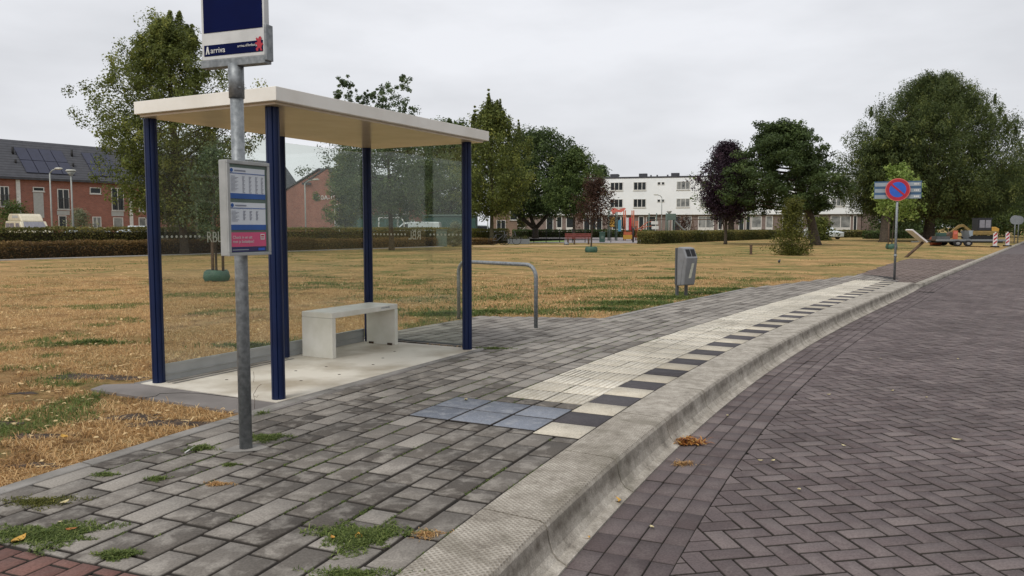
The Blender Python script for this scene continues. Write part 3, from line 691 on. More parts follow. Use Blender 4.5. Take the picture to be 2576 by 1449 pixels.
for px, py, rx, ry, n_, h_, lab in weeds:
    if not n_: continue
    P = pixpatch(px, py, rx, ry, n_, px); P[:, 2] = 0 if px != 655 else -.01
    dry_ = 'dry' in lab or 'yellow' in lab
    tn_ = np.clip(rng.normal(.5, .25, n_), 0, 1)
    if dry_ and 'yellow' not in lab: o = blades('weed', P, h_ * .8, .004, L['straw'], tn_ * .8, 1.1)
    else: o = blades('weed', P, h_ * .62, .0048, L['weed'] if not dry_ else L['bushy'], tn_, .95)
    tag(o, lab, 'weed', 'weeds between the pavers')

# thin moss and seedlings rooted in the joints
mp_ = []
for i in range(14):
    q_ = rng.uniform(1.9, 11, 900) ; dd_ = np.full(900, -.165 * i) + rng.normal(0, .004, 900); mp_.append(np.c_[PT(q_, dd_), q_])
mp_ = np.concatenate(mp_); k = vnoise(mp_[:, 0], mp_[:, 1], 1.3, 21) * .5 + vnoise(mp_[:, 0], mp_[:, 1], 4.5, 22) * .5 > .63
mp_ = mp_[k]; mp_ = np.repeat(mp_, 5, 0) + rng.normal(0, .006, (len(mp_) * 5, 3)); mp_[:, 2] = -.006
e_ = PT(rng.uniform(1.9, 7, 2500), rng.normal(-2.315, .006, 2500)); mp_ = np.concatenate([mp_, np.c_[e_, e_[:, 0] * 0 - .004][vnoise(e_[:, 0], e_[:, 1], 2.2, 31) > .5]])
tag(blades('joint_moss', mp_, .014, .004, L['weed'], rng.random(len(mp_)) * .8, 1.0), 'thin moss and seedlings in the paver joints', 'moss', kind='stuff')
def leaf(px, py, size, mt, lab, z=0.0, name='fallen_leaf'):
    c = G(px, py, z); mb = MB(); a = rng.random() * 6.28; vs = []; n = 9
    for i in range(n):
        f = i / (n - 1); w_ = math.sin(math.pi * min(1, f * 1.02 + .02)) ** .8 * .30 * size
        for sgn in (-1, 0, 1):
            vs.append((c[0] + math.cos(a) * (f - .5) * size - math.sin(a) * sgn * w_, c[1] + math.sin(a) * (f - .5) * size + math.cos(a) * sgn * w_, z + .006 + .012 * (f - .4) ** 2 * 4 * size / .06 * .5 + abs(sgn) * .006))
    fs = [(i * 3 + k, i * 3 + k + 1, i * 3 + k + 4, i * 3 + k + 3) for i in range(n - 1) for k in (0, 1)]
    mb.add(vs, fs, True); o = mb.build(name, mt, fix=False); tag(o, lab, 'leaf', 'leaves fallen on the paving'); return o
leaf(48, 1362, .075, M['leafy'], 'yellow leaf on the weed mat in the near left corner')
leaf(163, 1268, .05, M['leafp'], 'pale yellow leaf above the weed mat in the near left corner')
leaf(180, 1337, .05, M['leafo'], 'orange leaf on the right part of the near left weed mat')
leaf(152, 1318, .02, M['leafp'], 'tiny white petal on the weed mat in the near left corner')
leaf(902, 1355, .055, M['leafy'], 'larger orange-yellow leaf on the weed clump near the kerb')
leaf(837, 1357, .03, M['leafy'], 'smaller yellow leaf on the weed clump near the kerb')
leaf(1552, 1262, .07, M['leafy'], 'bright yellow leaf lying against the foot of the kerb', -.17)
leaf(1474, 1358, .05, M['leafy'], 'small yellow leaf at the kerb foot nearest the camera', -.178)
leaf(2407, 1109, .07, M['leafp'], 'pale leaf alone on the herringbone road', -.176)
leaf(1172, 1008, .05, M['leafp'], 'pale leaf on the blue-grey tiles')
leaf(162, 1102, .07, M['leafy'], 'yellow leaf lying in the parched grass on the left', .02)
leaf(1856, 965, .10, M['leafp'], 'pale curled leaf in the gutter beyond the leaf heap, farther of two', -.176)
leaf(1882, 950, .08, M['leafp'], 'pale curled leaf in the gutter beside its twin near the kerb', -.176)
for px, py in ((1895, 928), (1945, 1162), (1913, 1162), (2122, 1124), (2085, 995), (2245, 985), (2330, 1002), (1830, 1048), (2410, 905), (2215, 905), (1640, 1330), (2010, 1235)):
    o = leaf(px, py, .035, M['leafp'], 'small pale speck of leaf lying on the clinker road', -.177, 'leaf_speck'); o['group'] = 'pale leaf specks on the road'
P = pixpatch(1728, 1112, .10, .06, 420, 2, -.17); P[:, 2] = -.172
o = blades('leaf_heap', P, .06, .012, leaf_mat('leaves_heap', [(0, (.12, .04, .015)), (.6, (.42, .16, .04)), (1, (.62, .38, .10))], .2), rng.random(420), 1.1)
tag(o, 'heap of orange-brown leaves swept against the kerb foot', 'leaf heap')
P = pixpatch(1716, 1167, .07, .04, 160, 2, -.177); P[:, 2] = -.177
tag(blades('leaf_heap', P, .04, .006, L['straw'], rng.random(160) * .7, 1.2), 'small tangle of dry stalks on the gutter clinkers', 'leaf heap')
mb = MB(); a_, b_ = G(466, 1141), G(490, 1126); mb.tube([(a_[0], a_[1], .006), (b_[0], b_[1], .006)], .0045, 8)
tag(mb.build('cigarette_end', M['frame']), 'white cigarette end beside the small weed left of the pole', 'cigarette end')

# ------------------------------------------------------------ bus shelter
BA = math.atan2(UU[1], UU[0])
def S3(u, v, z): return (u, v, z)
sh = thing('bus_shelter', 'open bus shelter with flat white roof, navy posts and glass walls', 'bus shelter', (BO[0], BO[1], 0), BA)
# local x = along the shelter (u), local y = towards the lawn (v)
MBs = MB().b2((-.14, -.18, 2.245), (2.97, 1.38, 2.345)); MBs.build('roof', M['white'], sh, bevel=.003)
mb = MB().b2((-.10, -.13, 2.225), (2.93, 1.36, 2.243)); mb.build('ceiling_panel', mat('ceiling_cream', (.60, .50, .36), (.52, .43, .30), .2, 3), sh)
def post(x, y):
    mb = MB(); r_ = .052; n = 32; vs = []
    # round extrusion with shallow grooves
    prof = []
    for k in range(n * 2):
        an = math.pi * k / n; rr = r_ - (.007 if k % 8 == 0 else 0); prof.append((x + rr * math.cos(an), y + rr * math.sin(an)))
    mb.prism(prof, (0, 0, 1), 2.215, (0, 0, .008), (1, 0, 0), (0, 1, 0)); return mb.build('post', M['blue'], sh)
for x, y in ((0, 0), (0, 1.37), (1.48, 1.37), (2.80, 1.33), (2.80, 0)): post(x, y)
for (x0, y0), (x1, y1), zb in (((.06, 1.37), (1.42, 1.37), .155), ((1.54, 1.37), (2.74, 1.345), .155), ((2.80, 1.27), (2.80, .06), .06)):
    mb = MB(); cx_, cy_ = (x0 + x1) / 2, (y0 + y1) / 2; ln = math.hypot(x1 - x0, y1 - y0); a = math.atan2(y1 - y0, x1 - x0)
    mb.box((cx_, cy_, (zb + 2.17) / 2), (ln, .008, 2.17 - zb), a); gp = mb.build('glass_panel', M['glass'], sh)
    dm_ = MB(); nx, ny = -math.sin(a), math.cos(a)
    if zb == .155 and x0 > 1: continue
    nsub = int(ln / .047)
    for k in range(nsub):
        f = (k + .5) / nsub
        if (.33 < f < .66 and x0 < 1) or (.38 < f < .64 and x0 > 2): continue
        px_, py_ = x0 + (x1 - x0) * f, y0 + (y1 - y0) * f
        for sgn in (-1,):
            c = Vector((px_ + nx * .0055, py_ + ny * .0055, 1.245)); poly = [(.012 * math.cos(i * math.pi / 5), .012 * math.sin(i * math.pi / 5)) for i in range(10)]
            MB().prism(poly, (nx, ny, 0), .001, c, (math.cos(a), math.sin(a), 0), (0, 0, 1)).build('dot', M['dots'], gp)
    # the mirrored operator lettering in frosted film between the dots
    f0 = .36 if x0 < 1 else .56
    q = (x0 + (x1 - x0) * f0 + nx * .0055, y0 + (y1 - y0) * f0 + ny * .0055, 1.19)
    ux = (math.cos(a), math.sin(a), 0) if x0 < 1 else (-math.cos(a), -math.sin(a), 0)
    uxv = Vector(ux) if x0 < 1 else Vector((math.cos(a), math.sin(a), 0)) * -1
    text_mesh('lettering', 'RBL', .14, M['dots'], frame(q, uxv, (0, 0, 1), uxv.cross(Vector((0, 0, 1)))), gp, .0008, sx=.75)
for (x0, y0), (x1, y1), zb in (((.05, 1.37), (2.75, 1.36), .13),):
    MB().b2((x0, y0 - .012, zb), (1.43, y0 + .012, .155)).build('bottom_rail', M['alu'], sh)
    MB().b2((1.53, y0 - .012, zb), (2.75, y0 + .012, .155)).build('bottom_rail', M['alu'], sh)
for x0_, x1_ in ((.05, 1.43), (1.53, 2.75)):
    kp = MB().b2((x0_, 1.362, .009), (x1_, 1.376, .129)).build('kick_plate', M['pale'], sh); MB().b2((x0_, 1.352, .06), (x1_, 1.3615, .068)).build('groove_bead', M['alu'], kp)
MB().b2((2.79, .06, .045), (2.81, 1.27, .06)).build('bottom_rail', M['bind'], sh)
# slab (setting): pale concrete and its grey margin
def uvp(u, v, z): p = BO + UU * u + VV * v; return (float(p[0]), float(p[1]), z)
def uvbox(name, pts, z0, z1, mt):
    mb = MB(); k = len(pts); mb.add([uvp(*p, z0) for p in pts] + [uvp(*p, z1) for p in pts], [tuple(range(k))[::-1], tuple(range(k, 2 * k))] + [(i, (i + 1) % k, k + (i + 1) % k, k + i) for i in range(k)])
    return tag(mb.build(name, mt), kind='structure')
uvbox('shelter_slab', [(-.10, -.08), (2.88, -.08), (2.88, 1.47), (-.10, 1.47)], -.05, .008, M['slab'])
uvbox('slab_back_strip', [(-.10, 1.475), (2.88, 1.475), (2.88, 1.56), (-.10, 1.56)], -.05, .004, M['edging'])
uvbox('slab_drain', [(.02, 1.20), (1.44, 1.20), (1.44, 1.235), (.02, 1.235)], .0085, .012, M['edging'])
uvbox('slab_drain', [(.02, 1.275), (1.44, 1.275), (1.44, 1.31), (.02, 1.31)], .0085, .014, M['edging'])
uvbox('slab_margin', [(-.46, -.13), (-.107, -.115), (-.107, 1.52), (-.27, 1.72), (-.44, 1.64)], -.05, .004, M['asph'])
uvbox('slab_front_strip', [(-.45, -.245), (2.95, -.125), (2.95, -.087), (-.107, -.087), (-.107, -.118), (-.46, -.135)], -.05, .002, M['asph'])
crk = MB(); pc = [uvp(-.46, .95, .0046), uvp(-.37, .93, .0046), uvp(-.30, .98, .0046), uvp(-.20, .86, .0046), uvp(-.14, .70, .0046), uvp(-.12, .30, .0046)]
crk.tube(pc, .0028, 4); tag(crk.build('slab_crack', M['joint']), kind='structure')

# bench in the shelter
bn = thing('bench', 'white concrete slab bench standing in the bus shelter', 'bench', (BO[0] + UU[0] * 1.62 + VV[0] * .86, BO[1] + UU[1] * 1.62 + VV[1] * .86, .008), BA)
MB().b2((0, 0, .405), (1.10, .40, .462)).build('seat', M['benchw'], bn, bevel=.006)
MB().b2((0.0, 0.0, 0.0), (.055, .40, .404)).build('leg', M['benchw'], bn, bevel=.004)
MB().b2((1.045, 0.0, 0.0), (1.10, .40, .404)).build('leg', M['benchw'], bn, bevel=.004)
text_mesh('maker_mark', 'STRAATMEUBEL', .022, M['ink'], frame((.80, -.001, .432), (1, 0, 0), (0, 0, 1), (0, -1, 0)), bn, .0006)
M['rust'] = mat('rust', (.09, .05, .03), (.03, .02, .015), .9, 60)
for x, y in ((1.043, .07), (1.043, .33)): MB().b2((x - .012, y - .03, 0), (x, y + .03, .022)).build('fixing_bracket', M['rust'], bn)
for k, (u, v) in enumerate(((.62, .35), (.95, .72), (1.25, .62), (.35, .95), (1.0, .25), (1.9, .45), (2.3, .6), (1.55, .3))):
    mb = MB(); c = uvp(u, v, .0085); mb.sphere(c, .012, 8, 4, (1.3, 1, .25)); tag(mb.build('dirt_crumb', M['bark']), 'dark crumb of dirt on the pale shelter slab', 'dirt', 'crumbs of dirt on the shelter slab')

# ------------------------------------------------------------ bus stop pole, sign and timetable case
PX, PY = -1.6, 4.67
bs = thing('bus_stop_sign', 'galvanised bus stop pole with navy sign panel and timetable case', 'bus stop sign', (PX, PY, 0))
mb = MB().cyl((0, 0, 0), (0, 0, 2.10), .0375, 24); mb.build('pole', M['galv'], bs)
mb = MB().cyl((0, 0, 2.075), (0, 0, 2.27), .044, 24); mb.cyl((.03, -.04, 2.13), (.036, -.05, 2.13), .006, 8); mb.build('sleeve', M['galv'], bs)
ax = Vector((.932, -.364, 0)).normalized(); nn = Vector((-.364, -.932, 0)).normalized()
zs = lambda py, k: 0
def BX(mb, a0, a1, n0, n1, z0, z1, A=ax, Nn=nn, O=Vector((0, 0, 0))):
    pts = [(a0, n0), (a1, n0), (a1, n1), (a0, n1)]; lo = [O + A * p + Nn * q + Vector((0, 0, z0)) for p, q in pts]; hi = [v + Vector((0, 0, z1 - z0)) for v in lo]
    return mb.add(lo + hi, [(0, 1, 2, 3), (4, 5, 6, 7), (0, 1, 5, 4), (1, 2, 6, 5), (2, 3, 7, 6), (3, 0, 4, 7)])
HWD = .225; F0 = .022
sp_ = BX(MB(), -HWD, HWD, -.022, F0, 2.30, 3.0).build('sign_panel', M['signwhite'], bs, bevel=.004)
mb = MB(); BX(mb, -HWD - .004, HWD + .004, -.030, .030, 2.255, 2.298); BX(mb, HWD + .001, HWD + .018, -.030, .030, 2.27, 2.47); BX(mb, -HWD - .012, -HWD - .001, -.030, .004, 2.27, 3.0)
mb.build('bracket', M['galv'], bs, bevel=.003)
mb = MB(); BX(mb, -HWD + .018, HWD - .012, F0 + .0005, F0 + .002, 2.455, 2.985); mb.build('blue_field', M['signblue'], sp_)
mb = MB(); BX(mb, -HWD + .018, HWD - .012, F0 + .0005, F0 + .002, 2.322, 2.385); mb.build('blue_band', M['signblue'], sp_)
oo = Vector((0, 0, 0)) + ax * (-HWD + .060) + nn * (F0 + .003) + Vector((0, 0, 2.338))
text_mesh('operator_name', 'arriva', .046, M['frame'], frame(oo + ax * .006, ax, (0, 0, 1), nn), sp_, .0006)
mb = MB(); lo_ = Vector((0, 0, 2.333)) + ax * (-HWD + .030) + nn * (F0 + .0022)
mb.prism([(0, 0), (.008, 0), (.014, .022), (.020, 0), (.028, 0), (.018, .044), (.010, .044)], nn, .001, lo_, ax, (0, 0, 1)); mb.build('operator_mark', M['frame'], sp_)
oo = ax * .035 + nn * (F0 + .003) + Vector((0, 0, 2.357)); text_mesh('web_address', 'arriva.nl/limburg', .021, M['frame'], frame(oo, ax, (0, 0, 1), nn), sp_, .0005)
mb = MB(); oo = ax * (HWD - .062) + nn * (F0 + .0026) + Vector((0, 0, 2.326))
mb.prism([(.006, 0), (.018, 0), (.020, .014), (.028, .016), (.034, 0), (.048, 0), (.040, .014), (.044, .028), (.054, .034), (.046, .044), (.040, .040), (.038, .056), (.044, .070), (.036, .080), (.024, .078), (.020, .066), (.008, .076), (.002, .066), (.016, .054), (.006, .046), (.002, .050), (-.004, .040), (.010, .034), (.014, .024), (.002, .014)], nn, .001, oo, ax, (0, 0, 1))
mb.build('red_lion_emblem', M['red'], sp_)
# timetable case
a2 = Vector((.447, .894, 0)).normalized(); n2 = Vector((.894, -.447, 0)).normalized(); O2 = n2 * .045 + a2 * (-.03)
tcase = BX(MB(), -.165, .165, 0, .055, 1.165, 1.705, a2, n2, O2).build('timetable_case', M['alu'], bs, bevel=.004)
def tbx(name, a0, a1, z0, z1, mt, lift=.0005, th=.0015):
    mb = MB(); BX(mb, a0, a1, .055 + lift, .055 + lift + th, z0, z1, a2, n2, O2); return mb.build(name, mt, tcase)
mb = MB()
for a0, a1, z0, z1 in ((-.165, .165, 1.685, 1.705), (-.165, .165, 1.165, 1.182), (-.165, -.145, 1.183, 1.684), (.147, .165, 1.183, 1.684)): BX(mb, a0, a1, .0555, .066, z0, z1, a2, n2, O2)
mb.build('case_frame', M['alu'], tcase, bevel=.002)
tbx('case_back', -.144, .146, 1.183, 1.684, M['greenb'], .0003, .0005)
def tline(mb, a0, a1, z0, z1): BX(mb, a0, a1, .0585, .0592, z0, z1, a2, n2, O2)
for zt, zb_, cols_, nr in ((1.665, 1.490, (.03, .005, .07, .105, -.02), 13), (1.468, 1.312, (-.04, .005, .05), 9)):
    sh_ = tbx('timetable_sheet', -.140, .132, zb_, zt, M['paper'])
    mb = MB(); tline(mb, -.140, .132, zb_, zb_ + .030); tline(mb, -.140, .132, zt - .034, zt - .030); mb.build('blue_bar', M['pblue'], sh_)
    cs = (-.045, .005, .055, .100) if nr == 13 else (-.045, .005, .055)
    for a0 in cs:
        if a0 != cs[0]: mb.build('timetable_print', M['ink'], sh_)
        mb = MB()
        for q in range(nr):
            zz = zt - .048 - q * (.0075 if nr == 13 else .006); tline(mb, a0, a0 + .018 - .004 * ((q * 7) % 3), zz - .003, zz)
    mb.build('timetable_print', M['ink'], sh_); mb = MB()
    for q in range(nr): zz = zt - .048 - q * .007; tline(mb, -.132, -.132 + .03 + .012 * ((q * 5) % 3), zz - .002, zz)
    mb.build('timetable_print', M['ink'], sh_)
    mb = MB(); oo = O2 + n2 * .0596 + a2 * -.127 + Vector((0, 0, zt - .016)); mb.prism([(.011 * math.cos(i * .5236), .011 * math.sin(i * .5236)) for i in range(12)], n2, .0008, oo, a2, (0, 0, 1)); mb.build('round_logo', M['pblue'], sh_)
    mb = MB(); tline(mb, -.105, -.02, zt - .02, zt - .013); mb.build('heading', M['ink'], sh_)
po = tbx('poster', -.140, .132, 1.216, 1.298, M['pink'])
oo = O2 + n2 * .0592 + a2 * -.130 + Vector((0, 0, 1.262))
text_mesh('poster_text', 'Check in en uit\nmet je betaalpas!', .024, M['rwhite'], frame(oo, a2, (0, 0, 1), n2), po, .0004)
mb = MB(); BX(mb, .085, .118, .0587, .0595, 1.255, 1.288, a2, n2, O2); mb.build('pictogram', M['rwhite'], po)
mb = MB(); BX(mb, .090, .113, .0597, .0603, 1.262, 1.267, a2, n2, O2); BX(mb, .090, .113, .0597, .0603, 1.273, 1.282, a2, n2, O2); mb.build('pictogram_lines', M['red'], po)
ft_ = tbx('poster_footer', -.140, .132, 1.186, 1.214, M['pnavy'])
mb = MB(); tline(mb, -.133, -.01, 1.196, 1.201); mb.build('footer_text', M['boardgrey'], ft_)
mb = MB(); BX(mb, .065, .118, .0587, .0594, 1.192, 1.207, a2, n2, O2); mb.build('footer_logo', M['rblue'], ft_)
MB().cyl(tuple(O2 * .4 + Vector((0, 0, 1.62))), tuple(O2 * 1.0 + Vector((0, 0, 1.62))), .02, 10).build('clamp', M['galv'], bs)
MB().cyl(tuple(O2 * .4 + Vector((0, 0, 1.25))), tuple(O2 * 1.0 + Vector((0, 0, 1.25))), .02, 10).build('clamp', M['galv'], bs)
mb = MB(); 
for k in range(1): mb.prism([(-.13, -.05), (-.05, -.09), (.09, -.055), (.13, .02), (.06, .075), (-.07, .06)], (0, 0, 1), .004, (PX, PY, .001), (1, 0, 0), (0, 1, 0))
tag(mb.build('pole_footing', M['edging']), kind='structure')
# wiry stalk by the pole
mb = MB(); c = G(640, 1030); 
mb.tube([(c[0], c[1], 0), (c[0] + .004, c[1], .06), (c[0] - .004, c[1], .11), (c[0] + .03, c[1], .17), (c[0] + .055, c[1], .185)], .0016, 5)
mb.tube([(c[0] - .003, c[1], .10), (c[0] + .02, c[1], .09), (c[0] + .028, c[1] + .01, .105)], .0014, 5); mb.tube([(c[0] - .002, c[1], .2), (c[0] + .004, c[1], .24), (c[0], c[1], .28)], .0013, 5)
tag(mb.build('dry_stalk', M['wood']), 'wiry dry stalk standing right of the bus stop pole', 'plant')

# ------------------------------------------------------------ bicycle rail
a_ = np.array(G(1348, 825)); b_ = np.array(G(1154, 800)); ln = float(np.hypot(*(b_ - a_))); an = math.atan2(b_[1] - a_[1], b_[0] - a_[0])
br = thing('bicycle_rail', 'grey steel hoop rail for bicycles beyond the shelter', 'bicycle rail', (a_[0], a_[1], 0), an)
rr = .17; pts = [(0, 0, -.05), (0, 0, .83 - rr)] + [(rr - rr * math.cos(k * math.pi / 12), 0, .83 - rr + rr * math.sin(k * math.pi / 12)) for k in range(1, 7)]
pts += [(ln - rr + rr * math.sin(k * math.pi / 12), 0, .83 - rr + rr * math.cos(k * math.pi / 12)) for k in range(0, 7)] + [(ln, 0, -.05)]
MB().tube(pts, .026, 14).build('hoop', M['galv'], br)

# ------------------------------------------------------------ litter bin
lb = thing('litter_bin', 'grey plastic litter bin on two posts at the paving edge', 'litter bin', (3.27, 15.18, 0), R(-57))
# local x: to the right (front of the bin faces +x), local y: along the road
mb = MB(); 
for y in (-.12, .12): MB().b2((-.03, y - .025, -.05), (.012, y + .025, .92)).build('post', M['bind'], lb)
MB().b2((-.035, -.165, .22), (.0, .165, .93)).build('back_plate', M['bind'], lb, bevel=.01)
pf = [(.005, .20), (.19, .22), (.26, .74), (.17, .93), (.03, .95), (.005, .90)]
mb = MB().prism(pf, (0, 1, 0), .30, (0, -.15, 0), (1, 0, 0), (0, 0, 1)); mb.build('body', M['binm'], lb, bevel=.022)
mb = MB(); e0, e1 = Vector((.26, 0, .74)), Vector((.17, 0, .93)); dd_ = (e1 - e0).normalized(); nb_ = Vector((dd_.z, 0, -dd_.x))
for y0, y1 in ((-.115, -.01), (.01, .115)):
    p = [e0 + dd_ * .035 + nb_ * .001, e1 - dd_ * .03 + nb_ * .001]; q = [Vector((v.x, y0, v.z)) for v in p] + [Vector((v.x, y1, v.z)) for v in reversed(p)]
    mb.add(q + [v + nb_ * .004 for v in q], [(0, 1, 2, 3), (4, 5, 6, 7), (0, 1, 5, 4), (1, 2, 6, 5), (2, 3, 7, 6), (3, 0, 4, 7)])
mb.build('opening', M['black'], lb)
mb = MB(); mb.tube([(.11, -.151, .22), (.14, -.151, .5), (.20, -.151, .76)], .003, 4); mb.build('seam', M['bind'], lb)
mb = MB(); e0, e1 = Vector((.200, 0, .36)), Vector((.2505, 0, .64)); k_ = Vector((.98, 0, -.19)) * .004
q = [Vector((.210, -.045, .36)), Vector((.210, .02, .36)), Vector((.2475, .06, .64)), Vector((.2475, .0, .64))]
mb.add([v + k_ for v in q] + [v + k_ * 1.6 for v in q], [(0, 1, 2, 3), (4, 5, 6, 7), (0, 1, 5, 4), (1, 2, 6, 5), (2, 3, 7, 6), (3, 0, 4, 7)]); mb.build('sticker', M['sticker'], lb)

# ------------------------------------------------------------ no-parking sign and direction board
ns = thing('no_parking_sign', 'round blue and red no-parking sign with a grey-blue direction board on one pole', 'traffic sign', (9.91, 20.46, 0), R(-24))
mb = MB().cyl((0, 0, -.05), (0, 0, 2.5), .030, 14); mb.cyl((0, 0, .55), (0, 0, .62), .036, 14); mb.build('pole', M['galv'], ns)
def disc(name, r_, y, mt, par, n=40, r0=0, x=0, z=2.28, th=.004):
    mb = MB()
    if r0 == 0: mb.prism([(r_ * math.cos(2 * math.pi * k / n), r_ * math.sin(2 * math.pi * k / n)) for k in range(n)], (0, 1, 0), th, (x, y, z), (1, 0, 0), (0, 0, 1))
    return mb.build(name, mt, par)
sg = disc('round_sign', .290, -.050, M['redrim'], ns, th=.012)
disc('red_ring', .272, -.053, M['red'], sg, th=.002); disc('blue_field', .196, -.056, M['rblue'], sg, th=.002)
mb = MB(); c45 = math.cos(R(-45)); 
mb.box((0, -.060, 2.28), (.46, .003, .048), M=Matrix.Rotation(R(-42) * -1 * -1, 3, 'Y').inverted() if False else Matrix.Rotation(R(42), 3, 'Y')); mb.build('red_bar', M['red'], sg)
db = MB().b2((-.55, .035, 2.05), (.55, .05, 2.50)).build('direction_board', M['boardblue'], ns)
for k in range(3):
    z0 = 2.045 + k * .158; mb = MB().b2((-.535, .031, z0 + .01), (.535, .034, z0 + .105)); pnl = mb.build('board_row', M['boardgrey'], db)
    mb = MB()
    for j in range(3): mb.b2((.38 + j * .04, .028, z0 + .04), (.41 + j * .04, .030, z0 + .08))
    mb.build('arrow_mark', M['frame'], pnl)

# ------------------------------------------------------------ trees
def leafcloud(name, C, Rr, n, size, mt, parent, aspect=.55, vert=0, spread=None, tintc=None, up=0.0):
    """C (k,3) cluster centres, Rr (k,) radii; n leaves"""
    k = len(C); idx = rng.integers(0, k, n); od = rng.normal(0, 1, (n, 3)); od /= np.linalg.norm(od, axis=1, keepdims=True); off = od * (rng.random(n) ** .5 * Rr[idx])[:, None]
    if vert: off[:, 2] *= vert
    P = C[idx] + off
    nn = od * .9 + rng.normal(0, .55, (n, 3)); nn[:, 2] += .45; nn /= np.linalg.norm(nn, axis=1, keepdims=True)
    a = rng.normal(0, 1, (n, 3)); a[:, 2] += up; a -= nn * np.sum(a * nn, 1, keepdims=True); a /= np.linalg.norm(a, axis=1, keepdims=True) + 1e-9
    b_ = np.cross(nn, a)
    s = (size * rng.uniform(.6, 1.4, n))[:, None]
    V = np.stack([P - a * s * .5, P + b_ * s * aspect * .5, P + a * s * .5, P - b_ * s * aspect * .5], 1)
    F = np.arange(n * 4).reshape(n, 4); cb = rng.normal(0, .16, k) if tintc is None else tintc
    tn = np.clip(.45 + cb[idx] + rng.normal(0, .14, n), 0, 1)
    return np_mesh(name, V.reshape(-1, 3), F, mt, parent, tint=np.repeat(np.stack([tn] * 3, -1), 4, 0))
def tree(label, loc, H, base, prof, nl, ls, leafm, tr=.12, bark='bark', nb=90, up=.5, jag=.2, group=None, cat='tree', name='tree', clus=.5, cx=(0, 0), vert=0, aspect=.55, fork=None, spikes=None, lup=0.0, droop=0, inner=.35, trunk_to=.8):
    """prof: [(height fraction of crown, radius)]"""
    root = thing(name, label, cat, (loc[0], loc[1], -.02), 0, group)
    ph = np.array([p[0] for p in prof]); pr = np.array([p[1] for p in prof]); ch = H - base
    mb = MB(); top = Vector((cx[0], cx[1], base + ch * trunk_to))
    if fork:
        f0 = Vector((0, 0, fork[0])); mb.tube([(0, 0, -.1), (0, 0, fork[0] * .5), tuple(f0)], [tr * 1.35, tr, tr], 9)
        for fx, fy, fz in fork[1]: mb.tube([tuple(f0 - Vector((0, 0, .1))), tuple(f0 + Vector((fx, fy, fz)) * .5 + Vector((fx * .08, 0, 0))), tuple(f0 + Vector((fx, fy, fz)))], [tr * .75, tr * .55, tr * .25], 8)
    else: mb.tube([(0, 0, -.1), (0, 0, .25), (cx[0] * .15, cx[1] * .1, base * .6 + .1), (cx[0] * .5, cx[1] * .5, base + ch * .3), tuple(top)], [tr * 1.5, tr * 1.05, tr * .85, tr * .6, tr * .15], 9)
    C = []; RR = []
    for i in range(nb):
        f = (i + rng.random()) / nb; f = f ** .85; az = i * 2.39996 + rng.normal(0, .3)
        r_ = np.interp(f, ph, pr) * (1 + rng.normal(0, jag) * (1 if rng.random() < .75 else 1.6)); r_ = max(.1, r_)
        tip = Vector((cx[0] + r_ * math.cos(az), cx[1] + r_ * math.sin(az), base + ch * min(1.0, f + rng.normal(0, .015)) - droop * r_))
        hs = tip.z - up * r_ * 1.0 ; hs = max(base * .75, min(hs, base + ch * .9)); k0 = (hs - base) / max(ch, .1)
        st = Vector((cx[0] * max(0, min(1, k0 + .3)), cx[1] * max(0, min(1, k0 + .3)), hs))
        mid = (st + tip) / 2 + Vector((0, 0, -up * r_ * .12))
        if i % 2 == 0: mb.tube([tuple(st), tuple(mid), tuple(mid.lerp(tip, .6))], [tr * .22, tr * .13, tr * .04], 4, cap=False)
        for q in range(5):
            g_ = inner + (1 - inner) * (q + rng.random()) / 5; p = st.lerp(mid, min(1, g_ * 2)) if g_ < .5 else mid.lerp(tip, g_ * 2 - 1)
            j = rng.normal(0, min(.10 * r_, .38) + .05, 3); C.append((p.x + j[0], p.y + j[1], p.z + j[2] * .7)); RR.append(clus * (1.25 - .5 * g_) * (.7 + .6 * rng.random()))
    if spikes:
        for k in range(spikes[0]):
            f = rng.uniform(spikes[3] if len(spikes) > 3 else .5, 1); az = rng.random() * 6.28; r_ = np.interp(f, ph, pr) * rng.uniform(.3, 1); hgt = spikes[1] * rng.uniform(.3, 1)
            bz = base + ch * f
            for q in range(5): C.append((cx[0] + r_ * math.cos(az), cx[1] + r_ * math.sin(az), bz + hgt * q / 5)); RR.append(spikes[2] * (1.1 - .18 * q))
    mb.build('trunk', M[bark], root)
    cl = leafcloud('crown', np.array(C), np.array(RR), nl, ls, L[leafm], root, aspect, vert, up=lup)
    return root
def bag(loc, r_, h, lab, grp=None):
    t_ = thing('watering_bag', lab, 'watering bag', (loc[0], loc[1], 0), 0, grp); mb = MB(); n = 28; vs = []
    for k, (z, q) in enumerate(((0, .95), (h * .35, 1.05), (h * .9, .95), (h, .85), (h * .9, .72), (.03, .7))):
        for j in range(n): an = 2 * math.pi * j / n; w_ = 1 + .04 * math.sin(5 * an + k) ; vs.append((r_ * q * w_ * math.cos(an), r_ * q * w_ * math.sin(an), z + .015 * math.sin(3 * an)))
    fs = [(k * n + j, k * n + (j + 1) % n, (k + 1) * n + (j + 1) % n, (k + 1) * n + j) for k in range(5) for j in range(n)]
    mb.add(vs, fs, True); mb.build('bag_ring', M['bag'], t_); return t_
def stakes(loc, sp_, h, lab, n=3):
    t_ = thing('tree_stakes', lab, 'tree stakes', (loc[0], loc[1], 0))
    for k in range(n):
        an = 2 * math.pi * k / n + .4; MB().cyl((sp_ * math.cos(an), sp_ * math.sin(an), -.05), (sp_ * math.cos(an), sp_ * math.sin(an), h), .035, 8).build('stake', M['wood'], t_)
    return t_
